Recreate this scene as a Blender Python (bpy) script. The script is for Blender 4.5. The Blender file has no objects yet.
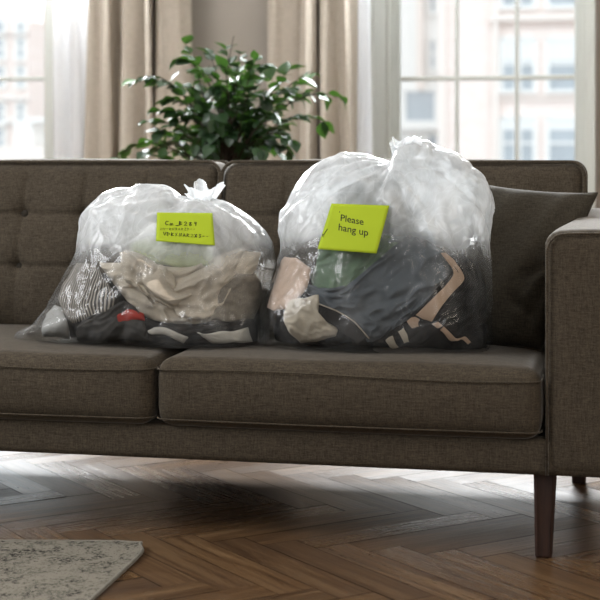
import bpy, bmesh, math, random
import numpy as np
from mathutils import Vector, Matrix, Euler
from mathutils.bvhtree import BVHTree
from mathutils import noise as mnoise

S = bpy.context.scene
C = S.collection
# ------------------------------------------------------------------ camera
F = 1500.0                      # focal length in pixels of the 600 px frame
TH = math.radians(12.4)         # yaw
CAM = Vector((1.017, -3.177, 0.84))
HOR = 160.0                     # horizon row
VIEW = Vector((-math.sin(TH), math.cos(TH), 0)); RIGHT = Vector((math.cos(TH), math.sin(TH), 0))
cd = bpy.data.cameras.new('camera'); cam = bpy.data.objects.new('camera', cd); C.objects.link(cam)
cam.location = CAM; cam.rotation_euler = (math.radians(90), 0, TH)
cd.sensor_width = 36; cd.lens = 36 * F / 600; cd.shift_y = -(300 - HOR) / 600
cd.dof.use_dof = True; cd.dof.focus_distance = 3.45; cd.dof.aperture_fstop = 4.6
cd.clip_end = 300
S.camera = cam
# ------------------------------------------------------------------ world and light
w = bpy.data.worlds.new('overcast_sky'); S.world = w; w.use_nodes = True
wn = w.node_tree.nodes; bg = wn['Background']
bg.inputs[0].default_value = (0.90, 0.95, 1.0, 1); bg.inputs[1].default_value = 2.05

def area(name, loc, target, sx, sy, power, col=(1, 1, 1), portal=False):
    l = bpy.data.lights.new(name, 'AREA'); l.shape = 'RECTANGLE'; l.size = sx; l.size_y = sy; l.energy = power; l.color = col
    if portal: l.cycles.is_portal = True
    o = bpy.data.objects.new(name, l); C.objects.link(o); o.location = loc
    o.rotation_euler = (Vector(target) - Vector(loc)).to_track_quat('-Z', 'Y').to_euler()
    return o
area('window_portal', (-1.98, 3.62, 1.35), (-1.98, 0, 1.35), 1.0, 2.1, 1, portal=True)
area('window_portal', (0.45, 3.62, 1.35), (0.45, 0, 1.35), 0.95, 2.1, 1, portal=True)
# added area lamps lighting from behind, right and left; no windows built there
area('rear_fill_light', (2.15, -4.4, 1.9), (0.2, 0.3, 0.5), 1.9, 1.6, 45, (0.97, 0.98, 1.0))
area('side_fill_light', (2.8, -1.2, 2.5), (0.5, 0.3, 0.4), 2.0, 1.1, 30, (1.0, 0.90, 0.78))
area('left_key_light', (-3.2, -1.5, 2.5), (0.0, 0.4, 0.5), 3.0, 1.2, 165, (0.97, 0.98, 1.0))
# extra lamps added to boost both windows' daylight, above the picture's frame
area('upper_boost_light', (-1.98, 3.42, 2.15), (-1.6, 0.5, 2.15), 0.95, 0.9, 210, (0.93, 0.97, 1.0))
area('upper_boost_light', (0.45, 3.42, 2.15), (0.3, 0.5, 2.15), 0.9, 0.9, 210, (0.93, 0.97, 1.0))
S.view_settings.view_transform = 'Standard'; S.view_settings.look = 'None'
S.view_settings.gamma = 1; S.view_settings.exposure = 0.0; S.view_settings.use_curve_mapping = False
S.cycles.use_denoising = True; S.cycles.max_bounces = 10; S.cycles.transparent_max_bounces = 24
S.cycles.diffuse_bounces = 5; S.cycles.glossy_bounces = 4; S.cycles.transmission_bounces = 6
S.cycles.caustics_reflective = False; S.cycles.caustics_refractive = False

# ------------------------------------------------------------------ helpers
def ray(px, py): return (VIEW + RIGHT * ((px - 300) / F) + Vector((0, 0, (HOR - py) / F)))
def W(px, py, Y):
    d = ray(px, py); return CAM + d * ((Y - CAM.y) / d.y)

def link(name, me, mat=None, parent=None, smooth=True):
    if mat is not None: me.materials.append(mat)
    if smooth: me.polygons.foreach_set('use_smooth', [True] * len(me.polygons))
    o = bpy.data.objects.new(name, me); C.objects.link(o)
    if parent is not None: o.parent = parent
    return o
def mesh(name, v, f):
    me = bpy.data.meshes.new(name); me.from_pydata([tuple(map(float, p)) for p in v], [], [tuple(int(i) for i in q) for q in f]); me.update(); return me
def tag(o, label, cat, group=None, kind=None):
    o['label'] = label; o['category'] = cat
    if group: o['group'] = group
    if kind: o['kind'] = kind
    return o
def struct(o): o['kind'] = 'structure'; return o
def empty(name, loc=(0, 0, 0)):
    o = bpy.data.objects.new(name, None); C.objects.link(o); o.location = loc; o.empty_display_size = .05
    EMP.append(o); return o
EMP = []
def boxdata(x0, x1, y0, y1, z0, z1):
    v = [(x0, y0, z0), (x1, y0, z0), (x1, y1, z0), (x0, y1, z0), (x0, y0, z1), (x1, y0, z1), (x1, y1, z1), (x0, y1, z1)]
    f = [(0, 3, 2, 1), (4, 5, 6, 7), (0, 1, 5, 4), (1, 2, 6, 5), (2, 3, 7, 6), (3, 0, 4, 7)]
    return v, f
def boxes(name, bl, mat, parent=None, bevel=0, seg=2):
    V, Fc = [], []
    for b in bl:
        v, f = boxdata(*b); n = len(V); V += v; Fc += [tuple(i + n for i in q) for q in f]
    o = link(name, mesh(name, V, Fc), mat, parent, smooth=False)
    if bevel:
        m = o.modifiers.new('bevel', 'BEVEL'); m.width = bevel; m.segments = seg; m.limit_method = 'ANGLE'
        o.data.polygons.foreach_set('use_smooth', [True] * len(o.data.polygons))
        wn_ = o.modifiers.new('wn', 'WEIGHTED_NORMAL')
    return o
def join(parts):
    V, Fc = [], []
    for v, f in parts:
        n = len(V); V += [tuple(p) for p in v]; Fc += [tuple(i + n for i in q) for q in f]
    return V, Fc
def tube(pts, r, seg=10, closed=False, cap=True):
    """sweep a circle along points; r a number or a list"""
    P = [Vector(p) for p in pts]; n = len(P); V, Fc = [], []
    up = Vector((0, 0, 1)); nrm = None
    for i in range(n):
        if closed: t = (P[(i + 1) % n] - P[i - 1])
        else: t = P[min(i + 1, n - 1)] - P[max(i - 1, 0)]
        t.normalize()
        if nrm is None:
            nrm = t.cross(up); nrm = nrm if nrm.length > 1e-3 else t.cross(Vector((1, 0, 0)))
        nrm = nrm - t * nrm.dot(t); nrm.normalize(); b = t.cross(nrm)
        rr = r[i] if hasattr(r, '__len__') else r
        for k in range(seg):
            a = 2 * math.pi * k / seg; V.append(P[i] + (nrm * math.cos(a) + b * math.sin(a)) * rr)
    m = n if closed else n - 1
    for i in range(m):
        j = (i + 1) % n
        for k in range(seg):
            Fc.append((i * seg + k, i * seg + (k + 1) % seg, j * seg + (k + 1) % seg, j * seg + k))
    if cap and not closed:
        Fc.append(tuple(range(seg))[::-1]); Fc.append(tuple((n - 1) * seg + k for k in range(seg)))
    return V, Fc
def sm(a, b, x): 
    t = np.clip((x - a) / (b - a), 0, 1); return t * t * (3 - 2 * t)
def fbm(p, scale, seed=0.0, octv=3):
    """value of a fractal noise for an (n,3) array"""
    o = Vector((seed * 7.13, seed * 3.7, seed * 5.9)); out = np.empty(len(p))
    for i, q in enumerate(p): out[i] = mnoise.fractal(Vector(q) * scale + o, 0.9, 2.1, octv)
    return out

# ------------------------------------------------------------------ materials
class N:
    def __init__(s, name):
        s.m = bpy.data.materials.new(name); s.m.use_nodes = True; s.t = s.m.node_tree
        s.b = s.t.nodes['Principled BSDF']; s.out = s.t.nodes['Material Output']
    def n(s, typ, **kw):
        x = s.t.nodes.new(typ)
        for k, v in kw.items():
            if k.startswith('i_'):
                key = k[2:]; key = int(key) if key.isdigit() else key.replace('_', ' ')
                x.inputs[key].default_value = v
            else: setattr(x, k, v)
        return x
    def l(s, a, b): s.t.links.new(a, b)
    def coord(s, kind='Object', scale=(1, 1, 1), rot=(0, 0, 0)):
        c = s.n('ShaderNodeTexCoord'); mp = s.n('ShaderNodeMapping'); mp.inputs['Scale'].default_value = scale; mp.inputs['Rotation'].default_value = rot
        s.l(c.outputs[kind], mp.inputs[0]); return mp.outputs[0]
    def noise(s, vec, scale, detail=2, rough=.5, dist=0):
        x = s.n('ShaderNodeTexNoise'); x.inputs['Scale'].default_value = scale; x.inputs['Detail'].default_value = detail
        x.inputs['Roughness'].default_value = rough; x.inputs['Distortion'].default_value = dist
        if vec is not None: s.l(vec, x.inputs['Vector'])
        return x.outputs['Fac']
    def ramp(s, fac, stops, interp='LINEAR'):
        r = s.n('ShaderNodeValToRGB'); r.color_ramp.interpolation = interp; e = r.color_ramp.elements
        while len(e) < len(stops): e.new(.5)
        for i, (p, c) in enumerate(stops):
            e[i].position = p; e[i].color = (c, c, c, 1) if isinstance(c, (int, float)) else (*c, 1)
        s.l(fac, r.inputs[0]); return r.outputs[0]
    def math(s, op, a, b=0.0, c=None, clamp=False):
        x = s.n('ShaderNodeMath'); x.operation = op; x.use_clamp = clamp
        for i, q in enumerate((a, b, c)):
            if q is None: continue
            if isinstance(q, (int, float)): x.inputs[i].default_value = q
            else: s.l(q, x.inputs[i])
        return x.outputs[0]
    def mix(s, fac, a, b, typ='MIX'):
        x = s.n('ShaderNodeMix'); x.data_type = 'RGBA'; x.blend_type = typ
        for i, q in ((0, fac), (6, a), (7, b)):
            if isinstance(q, (int, float)): x.inputs[i].default_value = q
            elif isinstance(q, tuple): x.inputs[i].default_value = (*q, 1)
            else: s.l(q, x.inputs[i])
        return x.outputs[2]
    def bump(s, h, strength, dist, to=None):
        x = s.n('ShaderNodeBump'); x.inputs['Strength'].default_value = strength; x.inputs['Distance'].default_value = dist
        s.l(h, x.inputs['Height']); s.l(x.outputs[0], (to or s.b).inputs['Normal']); return x
def plain(name, col, rough=.6, spec=.4, noise_amt=.06, scale=30, bump=0, metallic=0):
    m = N(name); v = m.coord()
    f = m.noise(v, scale, 3)
    c2 = tuple(x * (1 - noise_amt * 2) for x in col)
    m.l(m.mix(f, c2, col), m.b.inputs['Base Color']); m.b.inputs['Roughness'].default_value = rough
    m.b.inputs['Specular IOR Level'].default_value = spec; m.b.inputs['Metallic'].default_value = metallic
    if bump: m.bump(f, .5, bump)
    return m.m
def fabric(name, dark, light, thread=420, rough=.92, sheen=.25, translucent=0, bump=.0006):
    m = N(name)
    a = m.noise(m.coord(scale=(thread * .12, thread * .12, thread)), 1.0, 3, .6)
    b = m.noise(m.coord(scale=(thread, thread * .5, thread * .10)), 1.0, 3, .6)
    c = m.noise(m.coord(), thread * .9, 1)
    f = m.math('ADD', m.math('MULTIPLY', a, .4), m.math('MULTIPLY', b, .35)); f = m.math('ADD', f, m.math('MULTIPLY', c, .25))
    col = m.ramp(f, [(.34, dark), (.66, light)])
    m.l(col, m.b.inputs['Base Color']); m.b.inputs['Roughness'].default_value = rough
    m.b.inputs['Specular IOR Level'].default_value = .15
    m.b.inputs['Sheen Weight'].default_value = sheen; m.b.inputs['Sheen Tint'].default_value = (1, .95, .88, 1); m.b.inputs['Sheen Roughness'].default_value = .28
    m.bump(f, .6, bump)
    if translucent:
        t = m.n('ShaderNodeBsdfTranslucent'); m.l(col, t.inputs[0]); mx = m.n('ShaderNodeMixShader'); mx.inputs[0].default_value = translucent
        m.l(m.b.outputs[0], mx.inputs[1]); m.l(t.outputs[0], mx.inputs[2]); m.l(mx.outputs[0], m.out.inputs[0])
    return m.m

M = {}
M['sofa'] = fabric('sofa_linen', (.025, .020, .0138), (.100, .081, .058), sheen=.35, bump=.0016)
M['button'] = fabric('button_linen', (.02, .017, .013), (.06, .052, .042))
M['pillow'] = fabric('pillow_linen', (.024, .022, .017), (.078, .067, .050), sheen=.15)
M['wall'] = plain('wall_paint', (.335, .30, .26), .9, .2, .03, 12)
M['ceil'] = plain('ceiling_paint', (.75, .74, .72), .9, .2, .02)
M['white'] = plain('white_gloss_paint', (.60, .615, .575), .4, .4, .02, 8)
M['curtain'] = fabric('curtain_linen', (.38, .33, .268), (.56, .50, .425), thread=260, translucent=.10, sheen=.1)
M['sheer'] = fabric('sheer_voile', (.90, .91, .93), (.97, .975, .985), thread=260, translucent=.6, sheen=0)

# floor wood
m = N('herringbone_oak')
at = m.n('ShaderNodeAttribute', attribute_name='plank')
uv = m.n('ShaderNodeUVMap'); uv.uv_map = 'UVMap'
mp = m.n('ShaderNodeMapping'); mp.inputs['Scale'].default_value = (2.2, 38, 1); m.l(uv.outputs[0], mp.inputs[0])
add = m.n('ShaderNodeVectorMath'); add.operation = 'ADD'; m.l(mp.outputs[0], add.inputs[0])
sc = m.n('ShaderNodeVectorMath'); sc.operation = 'SCALE'; m.l(at.outputs['Color'], sc.inputs[0]); sc.inputs['Scale'].default_value = 40; m.l(sc.outputs[0], add.inputs[1])
g = m.noise(add.outputs[0], 1.0, 6, .62, .6)
g2 = m.noise(add.outputs[0], 4.0, 4, .7, .2)
sep = m.n('ShaderNodeSeparateColor'); m.l(at.outputs['Color'], sep.inputs[0])
c = m.ramp(g, [(.30, (.048, .024, .010)), (.5, (.135, .074, .032)), (.72, (.25, .155, .076))])
c = m.mix(m.math('MULTIPLY', sep.outputs[0], .55), c, (.06, .036, .022))
c = m.mix(m.math('MULTIPLY', g2, .35), c, (.06, .03, .018))
m.l(c, m.b.inputs['Base Color'])
rr = m.math('ADD', m.math('MULTIPLY', g2, .16), m.math('MULTIPLY', sep.outputs[1], .16)); rr = m.math('ADD', rr, .16)
m.l(rr, m.b.inputs['Roughness']); m.b.inputs['Specular IOR Level'].default_value = .5; m.b.inputs['Coat Weight'].default_value = .0; m.b.inputs['Coat Roughness'].default_value = .22; m.b.inputs['Coat IOR'].default_value = 1.6
m.bump(m.math('ADD', g, g2), .6, .0016)
M['floor'] = m.m
M['gap'] = plain('dark_joint', (.02, .012, .008), .9)
M['walnut'] = N('dark_walnut').m
m = N('dark_walnut_leg'); v = m.coord(scale=(60, 60, 6)); g = m.noise(v, 1, 5, .6, .5)
m.l(m.ramp(g, [(.3, (.016, .006, .004)), (.7, (.045, .017, .009))]), m.b.inputs['Base Color']); m.b.inputs['Roughness'].default_value = .55
M['walnut'] = m.m
# rug
m = N('distressed_rug'); v = m.coord()
n1 = m.noise(v, 13, 4, .6, 1.5); n2 = m.noise(v, 120, 5, .75, .6); n3 = m.noise(v, 400, 2)
blot = m.math('MULTIPLY', m.ramp(n1, [(.44, 0), (.62, 1)]), m.ramp(n2, [(.46, 0), (.54, 1)]))
blot = m.math('MAXIMUM', blot, m.math('MULTIPLY', m.ramp(n2, [(.57, 0), (.62, 1)]), .9))
c = m.mix(blot, m.mix(n3, (.20, .185, .15), (.30, .28, .235)), (.022, .021, .019))
m.l(c, m.b.inputs['Base Color']); m.b.inputs['Roughness'].default_value = 1; m.b.inputs['Specular IOR Level'].default_value = .05
m.bump(n3, .8, .002)
M['rug'] = m.m; M['rugedge'] = fabric('rug_binding', (.14, .13, .11), (.24, .225, .19))
# glass
m = N('window_glass'); m.t.nodes.remove(m.b)
tr = m.n('ShaderNodeBsdfTransparent'); tr.inputs[0].default_value = (.97, .985, .98, 1); gl = m.n('ShaderNodeBsdfGlossy'); gl.inputs['Roughness'].default_value = .02
fr = m.n('ShaderNodeFresnel'); mx = m.n('ShaderNodeMixShader'); m.l(m.math('MULTIPLY', fr.outputs[0], .5), mx.inputs[0]); m.l(tr.outputs[0], mx.inputs[1]); m.l(gl.outputs[0], mx.inputs[2]); m.l(mx.outputs[0], m.out.inputs[0])
M['glass'] = m.m
# plastic film
def film(name):
    m = N(name); m.t.nodes.remove(m.b)
    at = m.n('ShaderNodeAttribute', attribute_name='haze')
    v = m.coord()
    st = m.noise(m.coord(scale=(1, 1, .5)), 14, 4, .55, 1.2)
    st = m.ramp(st, [(.40, .82), (.60, 1.15)])
    lw = m.n('ShaderNodeLayerWeight'); lw.inputs['Blend'].default_value = .5
    thick = m.math('ADD', m.math('MULTIPLY', m.math('POWER', lw.outputs['Facing'], 3), 1.1), 1)
    hz = m.math('MULTIPLY', m.math('MULTIPLY', at.outputs['Fac'], thick), st, clamp=True)
    tr = m.n('ShaderNodeBsdfTransparent'); tr.inputs[0].default_value = (.97, .98, .98, 1)
    df = m.n('ShaderNodeBsdfDiffuse'); df.inputs[0].default_value = (.925, .955, .975, 1)
    tl = m.n('ShaderNodeBsdfTranslucent'); tl.inputs[0].default_value = (.925, .955, .975, 1)
    gl = m.n('ShaderNodeBsdfGlossy'); gl.inputs['Roughness'].default_value = .18; gl.inputs['Color'].default_value = (1, 1, 1, 1)
    bn = m.noise(v, 26, 3, .5, 1.5)
    b = m.n('ShaderNodeBump'); b.inputs['Strength'].default_value = .35; b.inputs['Distance'].default_value = .004; m.l(bn, b.inputs['Height'])
    # crumpled facets: distorted cell edges
    nv = m.n('ShaderNodeTexNoise'); nv.inputs['Scale'].default_value = 6; m.l(v, nv.inputs['Vector'])
    vm = m.n('ShaderNodeVectorMath'); vm.operation = 'MULTIPLY_ADD'; m.l(nv.outputs['Color'], vm.inputs[0]); vm.inputs[1].default_value = (.34, .34, .34); m.l(m.coord(scale=(1, 1, .38)), vm.inputs[2])
    vo = m.n('ShaderNodeTexVoronoi'); vo.feature = 'DISTANCE_TO_EDGE'; vo.inputs['Scale'].default_value = 13; m.l(vm.outputs[0], vo.inputs['Vector'])
    vo2 = m.n('ShaderNodeTexVoronoi'); vo2.feature = 'DISTANCE_TO_EDGE'; vo2.inputs['Scale'].default_value = 29; m.l(vm.outputs[0], vo2.inputs['Vector'])
    ed_ = m.math('ADD', m.math('MINIMUM', vo.outputs['Distance'], .16), m.math('MULTIPLY', m.math('MINIMUM', vo2.outputs['Distance'], .16), .4))
    b2 = m.n('ShaderNodeBump'); b2.inputs['Strength'].default_value = .28; b2.inputs['Distance'].default_value = .03; b2.invert = True; m.l(ed_, b2.inputs['Height']); m.l(b.outputs[0], b2.inputs['Normal']); b = b2
    line = m.ramp(vo.outputs['Distance'], [(.0, 1), (.03, 0)])
    hz = m.math('ADD', hz, m.math('MULTIPLY', m.math('MULTIPLY', line, .12), m.math('ADD', at.outputs['Fac'], .05)), clamp=True)
    for s_ in (df, tl, gl): m.l(b.outputs[0], s_.inputs['Normal'])
    x1 = m.n('ShaderNodeMixShader'); x1.inputs[0].default_value = .42; m.l(df.outputs[0], x1.inputs[1]); m.l(tl.outputs[0], x1.inputs[2])
    x2 = m.n('ShaderNodeMixShader'); m.l(hz, x2.inputs[0]); m.l(tr.outputs[0], x2.inputs[1]); m.l(x1.outputs[0], x2.inputs[2])
    fr = m.n('ShaderNodeFresnel'); fr.inputs['IOR'].default_value = 1.5; m.l(b.outputs[0], fr.inputs['Normal'])
    fac = m.math('ADD', m.math('MULTIPLY', fr.outputs[0], .6), .0, clamp=True)
    x3 = m.n('ShaderNodeMixShader'); m.l(fac, x3.inputs[0]); m.l(x2.outputs[0], x3.inputs[1]); m.l(gl.outputs[0], x3.inputs[2])
    m.l(x3.outputs[0], m.out.inputs[0]); return m.m
M['film'] = film('polythene_film')

# ------------------------------------------------------------------ room shell
WY = 3.60      # inner face of the window wall
CH = 2.85
L_, R_, B_ = -4.0, 3.2, -4.6
w1 = (-2.55, W(48.5, 80, WY).x)   # left window opening
w2 = (W(387, 80, WY).x, W(585.5, 80, WY).x)   # right window opening
WZ0, WZ1 = .32, 2.66
def wallbox(name, bl, mat='wall'): return struct(boxes(name, bl, M[mat]))
wallbox('wall_back', [(L_, w1[0], WY, WY + .22, 0, CH), (w1[1], w2[0], WY, WY + .22, 0, CH), (w2[1], R_, WY, WY + .22, 0, CH),
                      (w1[0], w1[1], WY, WY + .22, 0, WZ0), (w1[0], w1[1], WY, WY + .22, WZ1, CH),
                      (w2[0], w2[1], WY, WY + .22, 0, WZ0), (w2[0], w2[1], WY, WY + .22, WZ1, CH)])
wallbox('wall_left', [(L_ - .2, L_, B_, WY + .22, 0, CH)])
wallbox('wall_right', [(R_, R_ + .2, B_, WY + .22, 0, CH)])
wallbox('wall_front', [(L_ - .2, R_ + .2, B_ - .2, B_, 0, CH)])
wallbox('ceiling', [(L_ - .2, R_ + .2, B_ - .2, WY + .22, CH, CH + .15)], 'ceil')
wallbox('baseboard_back', [(L_, w1[0] - .1, WY - .018, WY, .0, .12), (w1[1] + .1, w2[0] - .1, WY - .018, WY, .0, .12), (w2[1] + .1, R_, WY - .018, WY, .0, .12)], 'white')

# herringbone floor: one mesh of separate planks over a dark screed
PL, PW = .50, .0833
V, Fc, col, uvs = [], [], [], []
rnd = random.Random(4)
c45 = math.sqrt(.5)
def plank(u0, u1, v0, v1, along_u):
    cx, cy = (u0 + u1) / 2, (v0 + v1) / 2
    x, y = (cx + cy) * c45, (-cx + cy) * c45
    if not (L_ - .4 < x < R_ + .4 and B_ - .4 < y < WY + .4): return
    g = .0009; n = len(V); z = rnd.uniform(-.0004, .0004); tx, ty = rnd.uniform(-.0006, .0006), rnd.uniform(-.0015, .0015)
    for (u, v_) in ((u0 + g, v0 + g), (u1 - g, v0 + g), (u1 - g, v1 - g), (u0 + g, v1 - g)):
        V.append(((u + v_) * c45, (-u + v_) * c45, z + tx * (u - u0) + ty * (v_ - v0))); 
        uvs.append((u, v_) if along_u else (v_, u))
    Fc.append((n, n + 1, n + 2, n + 3)); col.append((rnd.random() ** 1.6, rnd.random(), rnd.random()))
for j in range(-14, 15):
    for k in range(-130, 130):
        a, b = k * PW + j * PL, k * PW - j * PL
        plank(a, a + PL, b, b + PW, True); plank(a, a + PW, b + PW, b + PW + PL, False)
me = mesh('floor', V, Fc)
ca = me.color_attributes.new('plank', 'FLOAT_COLOR', 'CORNER'); ul = me.uv_layers.new(name='UVMap')
ca.data.foreach_set('color', [q for c in col for _ in range(4) for q in (*c, 1)])
ul.data.foreach_set('uv', [q for t in uvs for q in t])
# trim planks outside of the room
bm = bmesh.new(); bm.from_mesh(me)
for co, no in (((L_ - .05, 0, 0), (-1, 0, 0)), ((R_ + .05, 0, 0), (1, 0, 0)), ((0, B_ - .05, 0), (0, -1, 0)), ((0, WY + .05, 0), (0, 1, 0))):
    bmesh.ops.bisect_plane(bm, geom=bm.verts[:] + bm.edges[:] + bm.faces[:], plane_co=co, plane_no=no, clear_outer=True)
bm.to_mesh(me); bm.free()
fl = struct(link('floor', me, M['floor'], smooth=False))
sub = struct(boxes('floor_screed', [(L_ - .2, R_ + .2, B_ - .2, WY + .2, -.1, -.0015)], M['gap']))

# windows
def window(name, x0, x1, cols, zs):
    """casing, sash, muntins and glass; x0..x1 is the opening"""
    r = struct(empty(name, (0, 0, 0)))
    gy = WY + .09
    boxes('casing', [(x0 - .075, x0, WY - .03, WY, WZ0 - .02, WZ1 + .1), (x1, x1 + .045, WY - .03, WY, WZ0 - .02, WZ1 + .1),
                     (x0 - .075, x0 - .055, WY - .045, WY - .03, WZ0 - .02, WZ1 + .1), (x1 + .032, x1 + .045, WY - .045, WY - .03, WZ0 - .02, WZ1 + .1),
                     (x0, x1, WY - .03, WY, WZ1, WZ1 + .1)], M['white'], r, .005)
    boxes('window_sill', [(x0 - .11, x1 + .09, WY - .09, WY + .2, WZ0 - .045, WZ0)], M['white'], r, .008)
    boxes('jamb', [(x0, x0 + .022, WY, WY + .2, WZ0, WZ1), (x1 - .022, x1, WY, WY + .2, WZ0, WZ1), (x0, x1, WY, WY + .2, WZ1 - .02, WZ1),
                   (x0 + .022, x0 + .034, WY + .03, WY + .06, WZ0, WZ1), (x1 - .034, x1 - .022, WY + .03, WY + .06, WZ0, WZ1)], M['white'], r, .003)
    s = .028
    a, b = x0 + .022, x1 - .022
    boxes('sash', [(a, a + s, gy - .02, gy + .02, WZ0, WZ1), (b - s, b, gy - .02, gy + .02, WZ0, WZ1), (a, b, gy - .02, gy + .02, WZ0, WZ0 + .07), (a, b, gy - .02, gy + .02, WZ1 - .05, WZ1)], M['white'], r, .006)
    for xm in cols: boxes('muntin', [(xm - .009, xm + .009, gy - .014, gy + .014, WZ0 + .05, WZ1 - .04)], M['white'], r, .004)
    for z in zs: boxes('muntin', [(a + .01, b - .01, gy - .013, gy + .013, z - .011, z + .011)], M['white'], r, .004)
    boxes('pane', [(a + .01, b - .01, gy - .002, gy + .002, WZ0 + .03, WZ1 - .03)], M['glass'], r)
    return r
gx = lambda px: W(px, 80, WY + .09).x
window('window_1', w1[0], w1[1], [], [W(20, 79, WY + .09).z, .64, 1.78])
window('window_2', w2[0], w2[1], [gx(457), gx(517)], [W(490, 78, WY + .09).z, .64, 1.78])

# ------------------------------------------------------------------ buildings across the street
M['brick'] = None
m = N('pink_brick'); v = m.coord(scale=(1, 1, 1))
br = m.n('ShaderNodeTexBrick'); br.inputs['Scale'].default_value = 1.6; br.inputs['Color1'].default_value = (.80, .68, .63, 1); br.inputs['Color2'].default_value = (.84, .73, .69, 1); br.inputs['Mortar'].default_value = (.84, .79, .76, 1)  # brick paled so that outdoor haze is put into its colour
rot = m.n('ShaderNodeMapping'); rot.inputs['Rotation'].default_value = (math.radians(90), 0, 0); tc = m.n('ShaderNodeTexCoord'); m.l(tc.outputs['Object'], rot.inputs[0]); m.l(rot.outputs[0], br.inputs[0])
m.l(br.outputs[0], m.b.inputs['Base Color']); m.b.inputs['Roughness'].default_value = .9; M['brick'] = m.m
M['stone'] = plain('pale_stone', (.86, .85, .83), .8); M['pane_out'] = plain('far_window_glass', (.50, .54, .58), .25, .5, .2, .8)  # far panes lightened to stand in for haze over the street
M['blind'] = plain('pale_blind', (.80, .80, .80), .8)
M['stone2'] = plain('cream_stone', (.84, .76, .71), .8)
BY = 45.0
def bbox_px(x0, x1, y0, y1, Y):
    a, b = W(x0, y1, Y), W(x1, y0, Y); return a.x, b.x, a.z, b.z
def far_window(parent, px0, px1, py0, py1, Y, mid=True, blind=.45):
    x0, x1, z0, z1 = bbox_px(px0, px1, py0, py1, Y)
    wv = boxes('window', [(x0, x1, Y - .05, Y + .05, z0, z1)], M['pane_out'], parent)
    fr = [(x0 - .08, x0 + .05, Y - .12, Y, z0, z1), (x1 - .05, x1 + .08, Y - .12, Y, z0, z1), (x0, x1, Y - .12, Y, z1 - .06, z1 + .06), (x0 - .1, x1 + .1, Y - .2, Y, z0 - .12, z0)]
    if mid: fr.append((x0, x1, Y - .1, Y, (z0 + z1) / 2 - .04, (z0 + z1) / 2 + .04))
    boxes('frame', fr, M['stone'], wv)
    if blind: boxes('blind', [(x0 + .05, x1 - .05, Y - .08, Y - .05, z1 - (z1 - z0) * blind, z1 - .05)], M['blind'], wv)
b1 = empty('brick_building')
tag(b1, 'pale pink brick building with sash windows seen through the right window', 'building')
x0, x1, z0, z1 = bbox_px(438, 760, -260, 420, BY)
boxes('wall', [(x0, x1, BY, BY + 8, -14, z1)], M['brick'], b1)
for px0, px1 in ((502, 516.5), (520, 534.5), (548, 578), (592, 622)):
    for k, (a, b) in enumerate(((-45, 6), (38, 90), (117, 169), (196, 248))):
        far_window(b1, px0, px1, a, b, BY, blind=(.5, .45, .25, .4)[k])
for k, (a, b) in enumerate(((12, 22), (24, 27), (96, 100), (175, 178))):
    x0, x1, z0, z1 = bbox_px(490, 640, a, b, BY); boxes('cornice', [(x0, x1, BY - (.30 if k == 0 else .15), BY, z0, z1)], M['stone2'], b1)
for px in (440, 493):
    x0, x1, z0, z1 = bbox_px(px, px + 6, -260, 420, BY); boxes('pilaster', [(x0, x1, BY - .22, BY, -14, z1)], M['stone2'], b1)
b2 = empty('pale_building')
tag(b2, 'white stone building at the left edge of the right window view', 'building')
YB = 58.0
x0, x1, z0, z1 = bbox_px(352, 444, -200, 420, YB)
boxes('wall', [(x0, x1, YB, YB + 8, -14, z1)], M['stone'], b2)
far_window(b2, 405, 436, 90, 121, YB, mid=False, blind=0); far_window(b2, 430, 436, 40, 68, YB, blind=0); far_window(b2, 430, 436, -20, 12, YB, blind=0); far_window(b2, 428, 438, 134, 160, YB, blind=0)
x0, x1, z0, z1 = bbox_px(398, 440, 123, 130, YB); boxes('ledge', [(x0, x1, YB - .8, YB, z0, z1)], M['stone'], b2)
x0, x1, z0, z1 = bbox_px(418, 424, -200, 90, YB); boxes('pilaster', [(x0, x1, YB - .5, YB, z0, z1)], M['stone2'], b2)
b3 = empty('brick_building')
tag(b3, 'pale pink brick apartment building seen through the left window', 'building')
Y3 = 52.0
x0, x1, z0, z1 = bbox_px(-160, 30, 8, 420, Y3)
boxes('wall', [(x0, x1, Y3, Y3 + 8, -14, z1)], M['brick'], b3)
boxes('parapet', [(x0 - .2, x1 + .2, Y3 - .3, Y3 + .3, z1, z1 + .35)], M['stone'], b3)
for px0, px1 in ((-38, -25), (-9, 5), (18, 25)):
    for a in (12, 38, 66, 103, 128): far_window(b3, px0, px1, a, a + 20, Y3, blind=0)
for a in (33, 97, 120):
    x0, x1, z0, z1 = bbox_px(-160, 30, a, a + 4, Y3); boxes('string_course', [(x0, x1, Y3 - .2, Y3, z0, z1)], M['stone'], b3)
b4 = empty('low_building')
tag(b4, 'low white rooftop building in the lower part of the left window view', 'building')
Y4 = 40.0
x0, x1, z0, z1 = bbox_px(-120, 60, 146, 420, Y4); boxes('wall', [(x0, x1, Y4, Y4 + 4, -14, z1)], M['stone2'], b4)
x0, x1, z0, z1 = bbox_px(8, 26, 122, 150, Y4); boxes('roof_hut', [(x0, x1, Y4 + .5, Y4 + 2.5, z0 - .3, z1), (x0 + .5, x1 + .5, Y4 + .2, Y4 + 2.7, z1, z1 + .15)], M['stone'], b4)
struct(boxes('street', [(-80, 80, WY + 3, 120, -14.3, -14)], plain('street_asphalt', (.3, .3, .3), .9)))

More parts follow.
